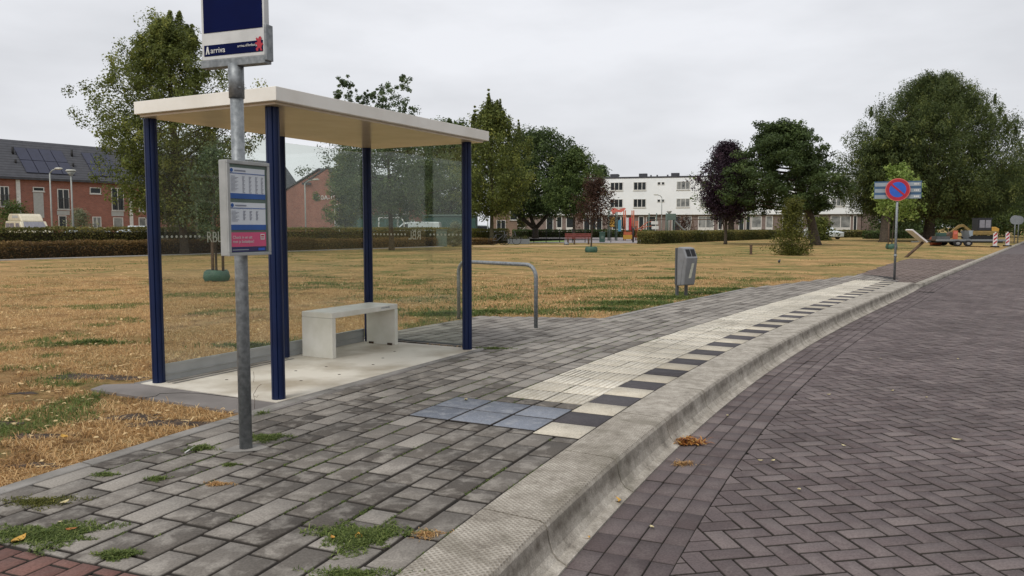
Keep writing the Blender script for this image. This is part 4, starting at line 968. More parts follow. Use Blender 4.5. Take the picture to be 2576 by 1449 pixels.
tree('tall olive-green tree with a wide ragged crown behind the left end of the shelter', (-15.8, 38.21), 11.1, 2.3, [(0, 2.0), (.12, 2.7), (.3, 3.6), (.5, 4.1), (.66, 3.5), (.83, 2.0), (1, .5)], 100000, .115, 'olive', .20, nb=210, up=.6, jag=.11, clus=.50, cx=(-.5, 0), spikes=(20, 1.2, .26, .6), inner=.25)
y1_ = G(545, 706); tree('young staked tree with a narrow grey-green crown seen through the shelter glass', y1_, 3.35, 1.35, [(0, .35), (.3, .65), (.6, .6), (1, .12)], 5200, .065, 'birch', .03, nb=44, clus=.26, up=.9)
stakes(y1_, .16, 1.25, 'three wooden stakes round the young tree behind the shelter glass'); bag(y1_, .30, .26, 'green watering bag round the young tree behind the shelter glass')
b3 = G(985, 629); tree('birch with hanging grey-green foliage and two ragged tops behind the shelter', b3, 7.6, 2.6, [(0, 1.9), (.2, 3.3), (.5, 4.0), (.75, 3.3), (1, .9)], 42000, .12, 'birch', .15, nb=110, up=.15, jag=.22, clus=.6, droop=.12, cx=(-.2, 0))
# the two ragged tops of the same birch: own limbs of its crown
br_root = bpy.data.objects['tree.002'] if 'tree.002' in bpy.data.objects else None
C_ = []; R_ = []
for (px, py, r_) in ((860, 210, .35), (872, 225, .45), (880, 250, .55), (905, 270, .5), (930, 235, .25), (955, 260, .55), (985, 245, .6), (1003, 222, .5), (1018, 200, .32), (1000, 275, .7), (960, 290, .7), (1020, 280, .35), (890, 285, .5), (925, 290, .6), (975, 220, .4), (850, 235, .3), (900, 300, .7), (940, 310, .8), (985, 310, .9), (1020, 300, .6), (960, 340, 1.0), (1000, 340, .9), (910, 255, .4), (948, 245, .35), (1030, 320, .6)):
    p = AT(px, py, b3[1] + rng.uniform(-.5, .5)); C_.append((p.x - b3[0], p.y - b3[1], p.z)); R_.append(r_)
C_ = np.repeat(np.array(C_), 9, 0); R_ = np.repeat(np.array(R_), 9); C_ = C_ + rng.normal(0, 1, C_.shape) * (R_ * .62)[:, None]; R_ = R_ * rng.uniform(.2, .55, len(R_))
leafcloud('crown_top', C_, R_, 11000, .12, L['birch'], br_root)
t3 = G(1237, 613); tree('olive-yellow tree with a spiky egg-shaped crown right of the shelter', t3, 10.9, 3.0, [(0, 1.5), (.15, 2.9), (.4, 3.6), (.65, 2.7), (.85, 1.3), (1, .3)], 42000, .17, 'olive', .17, 'barkg', nb=170, up=.9, jag=.12, clus=.62, spikes=(40, 1.7, .22), lup=.8)
tree('dark green tree on a forked trunk behind the green-grey playground fence', (2.7, 92), 12.2, 3.7, [(0, 3.2), (.2, 5.2), (.5, 5.8), (.8, 4.4), (1, 1.6)], 42000, .26, 'dark', .34, nb=170, up=.5, jag=.12, clus=1.1, fork=(1.2, [(-3.4, 0, 2.9), (-1.2, .5, 3.6), (2.6, 0, 3.2)]))
tree('mid-green tree with a pointed crown left of the copper-leaved sapling', (6.1, 78), 8.9, 3.2, [(0, 1.3), (.2, 2.4), (.5, 2.6), (.8, 1.6), (1, .4)], 20000, .22, 'mid', .13, nb=70, up=.9, clus=.7, spikes=(10, .8, .25))
t6 = G(1487, 634); tree('young copper-leaved tree with a watering bag by the red bench', t6, 3.85, 1.75, [(0, .7), (.25, 1.2), (.55, 1.0), (1, .3)], 6500, .10, 'copper', .045, nb=40, up=.4, clus=.36, jag=.28, cx=(.25, 0))
bag(t6, .32, .28, 'green watering bag on the lawn at the foot of the copper-leaved sapling')
t7 = G(1825, 614); tree('dark purple-leaved tree beside the white flats', t7, 7.7, 2.5, [(0, 1.1), (.2, 1.9), (.5, 2.2), (.8, 1.4), (1, .5)], 24000, .15, 'purple', .12, nb=110, up=.7, clus=.6, jag=.15)
tree('green tree on a stout trunk directly behind the purple-leaved tree', (23.2, 84), 9.5, 2.8, [(0, 1.6), (.3, 2.8), (.7, 2.6), (1, .8)], 9000, .26, 'mid', .34, nb=60, clus=1.0)
tree('broad dark green tree with layered clumps in front of the white flats', (22.2, 58), 8.8, 3.0, [(0, 3.7), (.12, 4.4), (.3, 4.5), (.55, 3.7), (.8, 2.3), (1, .9)], 60000, .17, 'dark', .36, nb=105, up=.2, jag=.13, clus=.70, cx=(-2.5, 0), vert=.55, inner=.3)
bpy.data.objects[-1] if False else None
t9 = G(1992, 641); tree('narrow yellow-green shrub standing alone on the lawn', t9, 2.65, .05, [(0, .75), (.3, .98), (.6, .7), (1, .22)], 11000, .085, 'bushy', .04, 'wood', nb=110, up=1.1, jag=.18, clus=.30, cat='shrub', name='shrub', spikes=(14, .35, .08), inner=.15)
yw = (ray(2335, 605).x / ray(2335, 605).y * 72, 72)
tree('huge domed tree with upright twigs, trunk beside the trailer', yw, 14.9, 3.0, [(0, 5.0), (.06, 7.2), (.18, 8.3), (.4, 8.1), (.6, 7.0), (.78, 5.0), (.92, 2.7), (1, .9)], 230000, .21, 'yew', .50, nb=460, up=.8, jag=.025, clus=.78, cx=(1.0, 1.5), spikes=(60, .9, .14, .5), lup=1.6, aspect=.32, vert=1.3, inner=.5)
yw2 = (ray(2225, 605).x / ray(2225, 605).y * 70, 70)
tree('lower dark tree merged with the left flank of the huge domed tree', yw2, 10.2, 4.3, [(0, 1.6), (.3, 2.7), (.6, 2.7), (.85, 2.0), (1, .9)], 45000, .26, 'yew', .42, nb=90, up=1.0, jag=.07, clus=.65, cx=(.55, 0), spikes=(20, .9, .24, .7), lup=1.5, aspect=.35)
t12 = G(2243, 626); 
tree('young tree with bright lime-green leaves behind the no-parking sign', t12, 5.0, 2.2, [(0, .9), (.25, 1.35), (.6, 1.1), (1, .35)], 4200, .14, 'lime', .035, nb=40, up=.4, clus=.35, jag=.22, cx=(.35, 0), aspect=.8)
stakes(t12, .3, 1.6, 'pair of wooden stakes by the lime-green young tree', 2); bag(t12, .32, .3, 'green watering bag at the foot of the lime-green young tree')
tree('dense green tree behind the right end of the shelter roof', (-6.5, 84), 12.2, 2.6, [(0, 2.2), (.3, 4.0), (.6, 3.8), (.85, 2.7), (1, 1.0)], 30000, .25, 'mid', .25, nb=90, clus=.95, spikes=(12, .9, .3))
tree('small leafy tree in front of the gabled brick house', (-11.6, 56), 6.4, 1.7, [(0, .8), (.3, 1.4), (.6, 1.3), (1, .4)], 12000, .17, 'olive', .08, nb=50, up=.9, clus=.5)
tree('slender far tree showing above the left roof end of the white flats', (17.9, 160), 13.4, 7.5, [(0, 2.2), (.5, 2.6), (1, .8)], 3500, .45, 'birch', .3, nb=34, clus=1.2)
for i, (px, Y_, H_, r_, lf, lab) in enumerate(((2600, 100, 9.5, 5.5, 'dark', 'dark roadside tree at the right edge behind the round signs'), (2500, 112, 7.5, 4.0, 'olive', 'olive roadside tree above the excavator cab'), (2560, 128, 11, 6, 'dark', 'farthest dark tree along the road at the right edge'), (2440, 108, 6.5, 5, 'dark', 'dark tree behind the trailer'), (2300, 104, 8, 5, 'dark', 'dark tree between the two big trunks'), (2660, 86, 8.5, 5, 'mid', 'roadside tree just past the right edge'))):
    x_ = ray(px, 570).x / ray(px, 570).y * Y_
    tree(lab, (x_, Y_), H_, 1.4, [(0, r_ * .7), (.3, r_), (.65, r_ * .8), (1, r_ * .25)], 9000, .36, lf, .3, nb=60, clus=1.3, group='dark trees along the road at the right')
# shrubs
def shrub(lab, loc, H_, r_, lf, n_, ls, gr=None):
    return tree(lab, loc, H_, .05, [(0, r_ * .8), (.4, r_), (.75, r_ * .75), (1, r_ * .3)], n_, ls, lf, .04, 'wood', nb=50, up=.5, clus=r_ * .35, cat='shrub', name='shrub', group=gr, inner=.1)
def GX(px, Y_): r_ = ray(px, 570); return (r_.x / r_.y * Y_, Y_)
shrub('dense green bush behind the camper van at the left edge', GX(40, 63), 3.2, 1.9, 'mid', 5000, .16)
shrub('pale silvery bush between the two street lamps', GX(200, 58), 2.6, 1.1, 'palegr', 3500, .13)
shrub('pale feathery shrub beside the grey utility cabinet', GX(1146, 54.5), 1.65, .62, 'palegr', 3500, .09)
shrub('light shrub seen through the glass behind the left shelter post', GX(445, 47), 2.3, .8, 'palegr', 3000, .1)
shrub('light shrub seen through the glass left of the timetable case', GX(520, 48), 1.9, .8, 'birch', 2500, .1)
shrub('yellow-green round shrub at the left corner of the white flats', GX(1310, 112), 3.6, 1.3, 'bushy', 1500, .22)
shrub('rusty brown shrub in front of the ground floor of the white flats', GX(1722, 108), 2.8, 1.5, 'copper', 1500, .2)
shrub('olive shrub right of the narrow shrub near the white car', GX(2066, 78), 2.3, 1.2, 'olive', 3500, .2)
shrub('dark bush under the low tree by the end of the flats', GX(2235, 92), 3.4, 2.2, 'dark', 4000, .26)
shrub('dark bush left of the trailer', GX(2290, 96), 3.8, 2.8, 'dark', 4000, .26)

# ------------------------------------------------------------ hedges
def hedge(lab, a, b_, h, wd, lf, dens, ls, z0=0.0, topm=.0):
    a = np.array(a, float); b_ = np.array(b_, float); ln = float(np.hypot(*(b_ - a))); an = math.atan2(b_[1] - a[1], b_[0] - a[0])
    root = thing('hedge', lab, 'hedge', (a[0], a[1], z0), an)
    MB().b2((.16, .20, 0), (ln - .16, wd - .20, h - .18)).build('branches', M['hedgeb'], root)
    n_ = int(ln * (2 * h + wd) * dens * 2.6); f = rng.random(n_) * (2 * h + wd); x = rng.random(n_) * ln
    y = np.where(f < h, 0, np.where(f < h + wd, f - h, wd)); z = np.where(f < h, f, np.where(f < h + wd, h, f - h - wd))
    lump = .05 * np.sin(x * 1.7) + .04 * np.sin(x * 4.3 + 1)
    y = y + rng.normal(0, .06, n_) + np.where(y < .01, -lump, lump) * .6; z = np.maximum(.02, z + rng.normal(0, .035, n_) + (z > h - .05) * lump * .4)
    e = n_ // 25; x[:e] = np.where(rng.random(e) < .5, 0, ln) + rng.normal(0, .03, e); y[:e] = rng.random(e) * wd; z[:e] = rng.random(e) * h
    P = np.stack([x, y, z], -1)
    a_ = rng.normal(0, 1, (n_, 3)); a_ /= np.linalg.norm(a_, axis=1, keepdims=True); bb = rng.normal(0, 1, (n_, 3)); bb -= a_ * np.sum(a_ * bb, 1, keepdims=True); bb /= np.linalg.norm(bb, axis=1, keepdims=True)
    s = (ls * rng.uniform(.6, 1.4, n_))[:, None]; V = np.stack([P - a_ * s * .5, P + bb * s * .35, P + a_ * s * .5, P - bb * s * .35], 1)
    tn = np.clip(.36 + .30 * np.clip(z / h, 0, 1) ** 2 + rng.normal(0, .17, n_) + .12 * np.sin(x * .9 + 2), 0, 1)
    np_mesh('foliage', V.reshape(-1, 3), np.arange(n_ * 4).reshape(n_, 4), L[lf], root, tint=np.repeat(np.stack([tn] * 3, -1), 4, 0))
    return root
# long double hedge on the far side of the lawn
h0 = np.array(G(-60, 655)); h1 = np.array(G(794, 629)); h2 = np.array(G(1100, 620)); hd_ = (h1 - h0) / np.hypot(*(h1 - h0)); hn_ = np.array([-hd_[1], hd_[0]])
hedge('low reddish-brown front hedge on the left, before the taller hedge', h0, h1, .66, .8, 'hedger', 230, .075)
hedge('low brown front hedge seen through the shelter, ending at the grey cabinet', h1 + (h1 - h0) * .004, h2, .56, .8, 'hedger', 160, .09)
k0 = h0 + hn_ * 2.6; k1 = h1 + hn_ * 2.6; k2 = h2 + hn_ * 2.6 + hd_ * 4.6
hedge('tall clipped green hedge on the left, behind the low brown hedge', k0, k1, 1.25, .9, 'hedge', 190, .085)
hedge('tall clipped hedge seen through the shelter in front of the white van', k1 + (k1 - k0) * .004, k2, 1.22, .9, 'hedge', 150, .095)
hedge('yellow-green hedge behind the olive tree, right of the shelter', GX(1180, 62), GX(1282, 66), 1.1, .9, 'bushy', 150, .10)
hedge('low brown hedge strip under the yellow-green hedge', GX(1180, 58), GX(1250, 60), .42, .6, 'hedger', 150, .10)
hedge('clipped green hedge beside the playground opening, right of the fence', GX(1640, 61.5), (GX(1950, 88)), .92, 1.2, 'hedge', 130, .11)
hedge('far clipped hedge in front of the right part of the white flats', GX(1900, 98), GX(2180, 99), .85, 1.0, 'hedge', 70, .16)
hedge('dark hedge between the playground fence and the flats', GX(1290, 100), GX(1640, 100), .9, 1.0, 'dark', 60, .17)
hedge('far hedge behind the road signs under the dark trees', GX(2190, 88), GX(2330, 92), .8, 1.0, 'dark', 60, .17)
# pale path edge in front of the hedge
def linestrip(name, a, b_, wd, z, mt):
    a = np.array(a); b_ = np.array(b_); d = (b_ - a) / np.hypot(*(b_ - a)); nn_ = np.array([-d[1], d[0]])
    mb = MB(); q = [a, b_, b_ + nn_ * wd, a + nn_ * wd]; mb.add([(p[0], p[1], z) for p in q] + [(p[0], p[1], z - .1) for p in q], [(0, 1, 2, 3), (4, 5, 6, 7), (0, 1, 5, 4), (1, 2, 6, 5), (2, 3, 7, 6), (3, 0, 4, 7)]); return tag(mb.build(name, mt), kind='structure')
linestrip('path_edge', h0 - hn_ * .75 - hd_ * 4, h2 - hn_ * .6, .45, .02, mat('pale_path', (.42, .40, .37), (.33, .31, .29), .9))
linestrip('back_street', k0 + hn_ * 2.5 - hd_ * 20, k2 + hn_ * 2.5 + hd_ * 30, 12, .012, M['asphalt'])
pg = [GX(1270, 66), GX(1640, 64), GX(1660, 98), GX(1260, 98)]
mb = MB(); mb.add([(p[0], p[1], .006) for p in pg], [(0, 1, 2, 3)]); tag(mb.build('playground_surface', mat('playground_grey', (.30, .27, .27), (.24, .22, .21), .9, 1)), kind='structure')
mb = MB(); pg = [GX(1330, 68), GX(1420, 68), GX(1420, 88), GX(1320, 88)]; mb.add([(p[0], p[1], .012) for p in pg], [(0, 1, 2, 3)]); tag(mb.build('sports_turf', mat('turf', (.20, .27, .08), (.16, .22, .07), .9, 2)), kind='structure')
mb = MB(); pg = [GX(1190, 52), GX(1475, 55), GX(1500, 58), GX(1190, 56)]; mb.add([(p[0], p[1], .004) for p in pg], [(0, 1, 2, 3)]); tag(mb.build('sand_path', mat('sandy_path', (.46, .32, .15), (.38, .26, .12), .9, 2)), kind='structure')

# ------------------------------------------------------------ buildings
def window(par, o, ux, n, x0, x1, z0, z1, nx=2, pane='pane', fr='frame', fw=.07, sill=True, rail=False):
    """on wall with origin o, axis ux, outward normal n; frame proud of the wall"""
    ux, n, o = Vector(ux), Vector(n), Vector(o); mb = MB(); w_ = x1 - x0
    def bar(a0, a1, c0, c1, d0=.0, d1=.05):
        p = [o + ux * a + n * d + Vector((0, 0, c)) for d in (d0, d1) for a, c in ((a0, c0), (a1, c0), (a1, c1), (a0, c1))]
        mb.add(p, [(0, 1, 2, 3), (4, 5, 6, 7), (0, 1, 5, 4), (1, 2, 6, 5), (2, 3, 7, 6), (3, 0, 4, 7)])
    bar(x0, x1, z1 - fw, z1); bar(x0, x1, z0, z0 + fw); bar(x0, x0 + fw, z0 + fw, z1 - fw); bar(x1 - fw, x1, z0 + fw, z1 - fw)
    for k in range(1, nx): c = x0 + w_ * k / nx; bar(c - fw / 2, c + fw / 2, z0 + fw, z1 - fw)
    if sill: bar(x0 - .05, x1 + .05, z0 - .07, z0 - .002, 0, .09)
    wo = mb.build('window', M[fr], par)
    mb = MB(); bar2 = [o + ux * a + n * d + Vector((0, 0, c)) for d in (.012, .02) for a, c in ((x0 + fw, z0 + fw), (x1 - fw, z0 + fw), (x1 - fw, z1 - fw), (x0 + fw, z1 - fw))]
    mb.add(bar2, [(0, 1, 2, 3), (4, 5, 6, 7), (0, 1, 5, 4), (1, 2, 6, 5), (2, 3, 7, 6), (3, 0, 4, 7)]); mb.build('pane', M[pane], wo)
    if rail:
        mb = MB()
        for k in range(8):
            c = x0 + w_ * (k + .5) / 8; bar3 = o + ux * c + n * .12; mb.box(tuple(bar3 + Vector((0, 0, z0 + .5))), (.025, .025, 1.0), math.atan2(ux.y, ux.x))
        mb.box(tuple(o + ux * (x0 + x1) / 2 + n * .12 + Vector((0, 0, z0 + 1.0))), (w_, .03, .04), math.atan2(ux.y, ux.x)); mb.build('railing', M['bind'], wo)
    return wo
def slabw(par, name, mt, o, ux, n, x0, x1, z0, z1, d0=.003, d1=.04):
    ux, n, o = Vector(ux), Vector(n), Vector(o); p = [o + ux * a + n * d + Vector((0, 0, c)) for d in (d0, d1) for a, c in ((x0, z0), (x1, z0), (x1, z1), (x0, z1))]
    return MB().add(p, [(0, 1, 2, 3), (4, 5, 6, 7), (0, 1, 5, 4), (1, 2, 6, 5), (2, 3, 7, 6), (3, 0, 4, 7)]).build(name, M[mt], par)
def gable_house(lab, p0, p1, depth, eave, ridge, wallm, name='brick_house', over=.25, rp_=.5, cat='house'):
    """front wall from p0 to p1 (seen left to right), depth away from the camera. Local frame: x along the front, y backwards"""
    p0, p1 = np.array(p0), np.array(p1); ln = float(np.hypot(*(p1 - p0))); an = math.atan2(p1[1] - p0[1], p1[0] - p0[0])
    root = thing(name, lab, cat, (p0[0], p0[1], 0), an); yr = depth * rp_
    pf = [(0, -.1), (depth, -.1), (depth, eave), (yr, ridge - .12), (0, eave)]
    MB().prism(pf, (1, 0, 0), ln, (0, 0, 0), (0, 1, 0), (0, 0, 1)).build('wall', M[wallm], root)
    t_ = .14; sl = (ridge - eave) / yr; mb = MB()
    mb.prism([(-over, eave - over * sl + .04), (yr, ridge), (yr, ridge + t_), (-over, eave - over * sl + .04 + t_)], (1, 0, 0), ln + .3, (-.15, 0, 0), (0, 1, 0), (0, 0, 1))
    sl2 = (ridge - eave) / (depth - yr)
    mb.prism([(yr + .001, ridge), (depth + over, eave - over * sl2 + .04), (depth + over, eave - over * sl2 + .04 + t_), (yr + .001, ridge + t_)], (1, 0, 0), ln + .3, (-.15, 0, 0), (0, 1, 0), (0, 0, 1))
    return root, ln, an, mb
# material: tiled roof with courses
m, t, b = nodes('course_tiles'); b.inputs['Roughness'].default_value = .8
tcn = t.nodes.new('ShaderNodeTexCoord'); sp = t.nodes.new('ShaderNodeSeparateXYZ'); t.links.new(tcn.outputs['Object'], sp.inputs[0])
fr = math_(t, 'FRACT', math_(t, 'MULTIPLY', sp.outputs[2], 4.2))
c = mixc(t, math_(t, 'LESS_THAN', fr, .18), ramp(t, [(.3, (.048, .050, .058)), (.7, (.072, .074, .084))], noise(t, 2.5, 4)), (.025, .026, .03)); t.links.new(c, b.inputs['Base Color']); M['tiles'] = m

A0 = GX(-160, 60.5); 
lineA = np.array([-43.4, 67.]); dirA = np.array([18.4, 27.]); dirA /= np.hypot(*dirA)
pA0 = lineA - dirA * 9; pA1 = lineA + dirA * 32.7
rootA, lnA, anA, mbr = gable_house('long red-brick terrace with slate roof and solar panels on the left', pA0, pA1, 8.5, 5.6, 8.9, 'brickw', 'terraced_house', rp_=.38)
mbr.build('roof', M['tiles'], rootA)
def locA(v): p = Vector(v) - Vector((pA0[0], pA0[1], 0)); return Matrix.Rotation(-anA, 3, 'Z') @ p
nrmA = (dirA[1], -dirA[0], 0)
def wA(px, py): q = locA(ON(px, py, (pA0[0], pA0[1], 0), nrmA)); return q.x, q.z
fo, fu, fn_ = (0, 0, 0), (1, 0, 0), (0, -1, 0)
def rectA(x0, y0, x1, y1): a = wA(x0, y0); b_ = wA(x1, y1); return a[0], b_[0], b_[1], a[1]
for r_, kw in (((-2, 468, 24, 520), dict(rail=True)), ((143, 475, 175, 527), dict(rail=True)), ((225, 471, 254, 488), dict(nx=1)), ((279, 472, 312, 530), dict(rail=True, nx=2)), ((348, 492, 375, 532), dict(pane='panel')), ((440, 500, 470, 530), dict()), ((620, 508, 640, 530), dict()), ((728, 551, 744, 574), dict(nx=1)), ((-80, 468, -50, 518), {}),
              ((348, 547, 385, 572), dict(pane='panel')), ((284, 547, 310, 575), dict(pane='panel', nx=1)), ((232, 545, 255, 575), dict(pane='panel')), ((146, 542, 168, 575), dict(nx=1))):
    a0, a1, z0, z1 = rectA(*r_); window(rootA, fo, fu, fn_, a0, a1, max(z0, .1), z1, **{**dict(nx=2), **kw})
a0, a1, z0, z1 = rectA(82, 470, 111, 482); window(rootA, fo, fu, fn_, a0, a1, z0, z1, 1)
a0, a1, z0, z1 = rectA(83, 484, 111, 548); slabw(rootA, 'grey_panel', 'pale', fo, fu, fn_, a0, a1, z0, z1)
a0, a1, z0, z1 = rectA(143, 530, 175, 541); slabw(rootA, 'grey_panel', 'pale', fo, fu, fn_, a0, a1, z0, z1)
a0, a1, z0, z1 = rectA(280, 532, 311, 544); slabw(rootA, 'grey_panel', 'pale', fo, fu, fn_, a0, a1, z0, z1)
for px in (46, 328, 560): a0, z0 = wA(px, 500); slabw(rootA, 'downpipe_panel', 'frame', fo, fu, fn_, a0 - .16, a0 + .16, 0, 5.35, .003, .10)
slabw(rootA, 'eaves_gutter', 'roof', fo, fu, fn_, -.1, lnA + .1, 5.38, 5.58, .26, .38)
# solar panels on the front slope
yrA = 8.5 * .38; slA = (8.9 - 5.6) / yrA; nR = Vector((0, -slA, 1)).normalized()
nRw = Matrix.Rotation(anA, 3, 'Z') @ nR; oRw = Vector((pA0[0], pA0[1], 5.6 + .18))
def rA(px, py): q = locA(ON(px, py, oRw, nRw)); return q
for (q0, q1, q2, q3, nx) in (((38, 370), (165, 383), (178, 440), (60, 436), 4), ((207, 383), (277, 392), (300, 447), (230, 443), 3), ((312, 393), (360, 400), (385, 455), (322, 449), 3)):
    c0, c1, c2, c3_ = rA(*q0), rA(*q1), rA(*q2), rA(*q3); xm0 = (c0.x + c3_.x) / 2; xm1 = (c1.x + c2.x) / 2; yt = (c0.y + c1.y) / 2; yb = (c2.y + c3_.y) / 2
    xm0 = (c0.x + c3_.x) / 2
    for i in range(nx):
        for j in range(2):
            xa, xb = xm0 + (xm1 - xm0) * i / nx + .03, xm0 + (xm1 - xm0) * (i + 1) / nx - .03; ya, yb_ = yb + (yt - yb) * j / 2 + .02, yb + (yt - yb) * (j + 1) / 2 - .02
            f_ = lambda x, y, o_: Vector((x, y, 5.6 + .19 + y * slA)) + nR * o_
            p = [f_(x, y, o_) for o_ in (.02, .07) for x, y in ((xa, ya), (xb, ya), (xb, yb_), (xa, yb_))]
            MB().add(p, [(0, 1, 2, 3), (4, 5, 6, 7), (0, 1, 5, 4), (1, 2, 6, 5), (2, 3, 7, 6), (3, 0, 4, 7)]).build('solar_panel', M['solar'], rootA)
for px, py in ((32, 385), (181, 392), (39, 408), (184, 417)):
    q = rA(px, py); MB().cyl((q.x, q.y, q.z - .2), (q.x, q.y, q.z + (.55 if py < 400 else .25)), .10, 8).build('roof_vent', M['black'], rootA)

# gabled house with the number
def frontal(lab, px0, px1, Y0, Y1, eave, ridge, depth, wallm, peak=None, name='brick_house'):
    """house whose gable faces the camera: front from GX(px0,Y0) to GX(px1,Y1), ridge running back"""
    p0, p1 = np.array(GX(px0, Y0)), np.array(GX(px1, Y1)); ln = float(np.hypot(*(p1 - p0))); an = math.atan2(p1[1] - p0[1], p1[0] - p0[0])
    root = thing(name, lab, 'house', (p0[0], p0[1], 0), an); pk = (peak or .5) * ln
    MB().prism([(0, -.1), (ln, -.1), (ln, eave), (pk, ridge - .1), (0, eave)], (0, 1, 0), depth, (0, 0, 0), (1, 0, 0), (0, 0, 1)).build('wall', M[wallm], root)
    mb = MB(); t_ = .16
    mb.prism([(-.2, eave - .2 * (ridge - eave) / pk), (pk, ridge), (pk, ridge + t_), (-.2, eave - .2 * (ridge - eave) / pk + t_)], (0, 1, 0), depth + .1, (0, -.05, 0), (1, 0, 0), (0, 0, 1))
    mb.prism([(pk + .001, ridge), (ln + .2, eave - .2 * (ridge - eave) / (ln - pk)), (ln + .2, eave - .2 * (ridge - eave) / (ln - pk) + t_), (pk + .001, ridge + t_)], (0, 1, 0), depth + .1, (0, -.05, 0), (1, 0, 0), (0, 0, 1))
    mb.build('roof', M['tiles'], root); return root, ln
rB, lB = frontal('red-brick house with a peaked gable and white number lettering', 770, 860, 80, 80, 5.7, 7.2, 14, 'brickw', .62)
text_mesh('house_numbers', '10A-10L', .62, M['frame'], frame((lB * .34, -.03, 4.05), (1, 0, 0), (0, 0, 1), (0, -1, 0)), rB, .02)
slabw(rB, 'white_strip', 'frame', fo, fu, fn_, lB * .72, lB * .745, 4.3, 5.9, .003, .06)
window(rB, fo, fu, fn_, lB * .80, lB * .93, 2.4, 3.6, 1); window(rB, fo, fu, fn_, lB * .80, lB * .95, .3, 2.0, 1, pane='panel')
MB().b2((-.3, -.2, 5.55), (.6, 1.2, 5.75)).build('canopy', M['roof'], rB)
pC0 = GX(868, 86); pC1 = GX(1107, 106)
rC, lC, aC, mbr = gable_house('red-brick terrace with slate roof seen through the shelter glass', pC0, pC1, 8, 5.3, 7.6, 'brickw', 'terraced_house', rp_=.4); mbr.build('roof', M['tiles'], rC)
for f in (.12, .3, .42, .56, .70, .84): window(rC, fo, fu, fn_, lC * f, lC * f + 1.3, 2.9, 4.6, 2)
for f in (.2, .36, .62, .78): window(rC, fo, fu, fn_, lC * f, lC * f + 1.5, .4, 2.2, 2, pane='panel')
slabw(rC, 'downpipe_panel', 'frame', fo, fu, fn_, lC * .47, lC * .47 + .4, 0, 5.0, .003, .12)
rD, lD = frontal('small brick gable house behind the green garages', 1110, 1185, 106, 106, 4.6, 6.3, 9, 'brickl', .4)
window(rD, fo, fu, fn_, lD * .3, lD * .3 + 1.2, 2.6, 3.8, 2); window(rD, fo, fu, fn_, lD * .6, lD * .6 + 1.2, .6, 2.0, 2)
rE, lE = frontal('brown brick house behind the olive tree', 1236, 1301, 104, 104, 4.9, 5.5, 9, 'brickl', .3)
window(rE, fo, fu, fn_, lE * .72, lE * .72 + 1.0, 2.2, 3.6, 1); window(rE, fo, fu, fn_, lE * .2, lE * .2 + 1.2, .6, 2.2, 2)

# white block of flats
wp0 = np.array(GX(1292, 124.5)); wp1 = np.array(GX(2166, 110.5)); lnW = float(np.hypot(*(wp1 - wp0))); anW = math.atan2(wp1[1] - wp0[1], wp1[0] - wp0[0]); uw = (wp1 - wp0) / lnW
fl = thing('apartment_building', 'long white three-storey block of flats over a brick ground floor', 'building', (wp0[0], wp0[1], 0), anW)
MB().b2((0, 0, -.1), (lnW, 9.5, 3.05)).build('ground_floor_wall', M['brickd'], fl)
MB().b2((-.1, -.35, 3.12), (lnW + .1, 9.8, 8.55)).build('wall', M['render'], fl)
MB().b2((-.15, -.40, 8.553), (lnW + .15, 9.85, 8.78)).build('roof_edge', M['roof'], fl)
MB().b2((0, -.30, 3.053), (lnW, 9.6, 3.118)).build('soffit', M['pale'], fl)
nW = (uw[1], -uw[0], 0); 
def wW(px, py): q = Matrix.Rotation(-anW, 3, 'Z') @ (ON(px, py, (wp0[0], wp0[1], 0), nW) - Vector((wp0[0], wp0[1], 0))); return q.x, q.z
fo2 = (0, -.35, 0)
for cxp, hw_ in ((1552, 16), (1610, 16), (1719, 17), (1777, 16), (1886, 16), (1942, 16), (2053, 16), (2109, 16), (1385, 15), (1440, 15)):
    for z0, z1 in ((6.75, 8.0), (4.2, 5.5)):
        a0 = wW(cxp - hw_, 500)[0]; a1 = wW(cxp + hw_, 500)[0]; window(fl, fo2, fu, fn_, a0, a1, z0, z1, 3, pane='pane' if cxp < 1700 else 'panel', sill=True, fw=.09)
for cxp in (1663, 1830, 1997):
    for z in (7.5, 4.95):
        for dx in (-5, 5): a0 = wW(cxp + dx - 4, 500)[0]; a1 = wW(cxp + dx + 4, 500)[0]; window(fl, fo2, fu, fn_, a0, a1, z, z + .45, 1, sill=False, fw=.06)
# ground floor openings: window over white panel / door / full glass, per dwelling
gf = [(1302, 1322, 'w'), (1374, 1392, 'd'), (1400, 1414, 'w'), (1424, 1444, 'w'), (1468, 1500, 'd'), (1500, 1515, 'd'), (1540, 1562, 'w2'), (1562, 1576, 'w2'), (1606, 1620, 'w2'), (1626, 1650, 'd'), (1690, 1712, 'd'), (1720, 1740, 'wp'), (1756, 1796, 'wp'), (1806, 1818, 'w2'), (1858, 1872, 'd'), (1876, 1888, 'd'), (1890, 1916, 'wp'), (1926, 1944, 'wp'), (1968, 1984, 'd'), (1990, 2020, 'wp'), (2044, 2060, 'd'), (2089, 2140, 'wp'), (2146, 2156, 'd')]
for x0, x1, k_ in gf:
    a0 = wW(x0, 560)[0]; a1 = wW(x1, 560)[0]; nx_ = max(1, int((a1 - a0) / .9))
    if k_ in ('w', 'wp'):
        window(fl, fo, fu, fn_, a0, a1, 1.15, 2.9, nx_, pane='pane' if k_ == 'w' else 'panel', fw=.1, sill=False); slabw(fl, 'white_panel', 'frame', fo, fu, fn_, a0, a1, .1, 1.14)
    elif k_ == 'w2': window(fl, fo, fu, fn_, a0, a1, .9, 2.9, nx_, fw=.1)
    else: dd = window(fl, fo, fu, fn_, a0, a1, .05, 2.9, nx_, fw=.09, sill=False); dd.name = 'glazed_door'
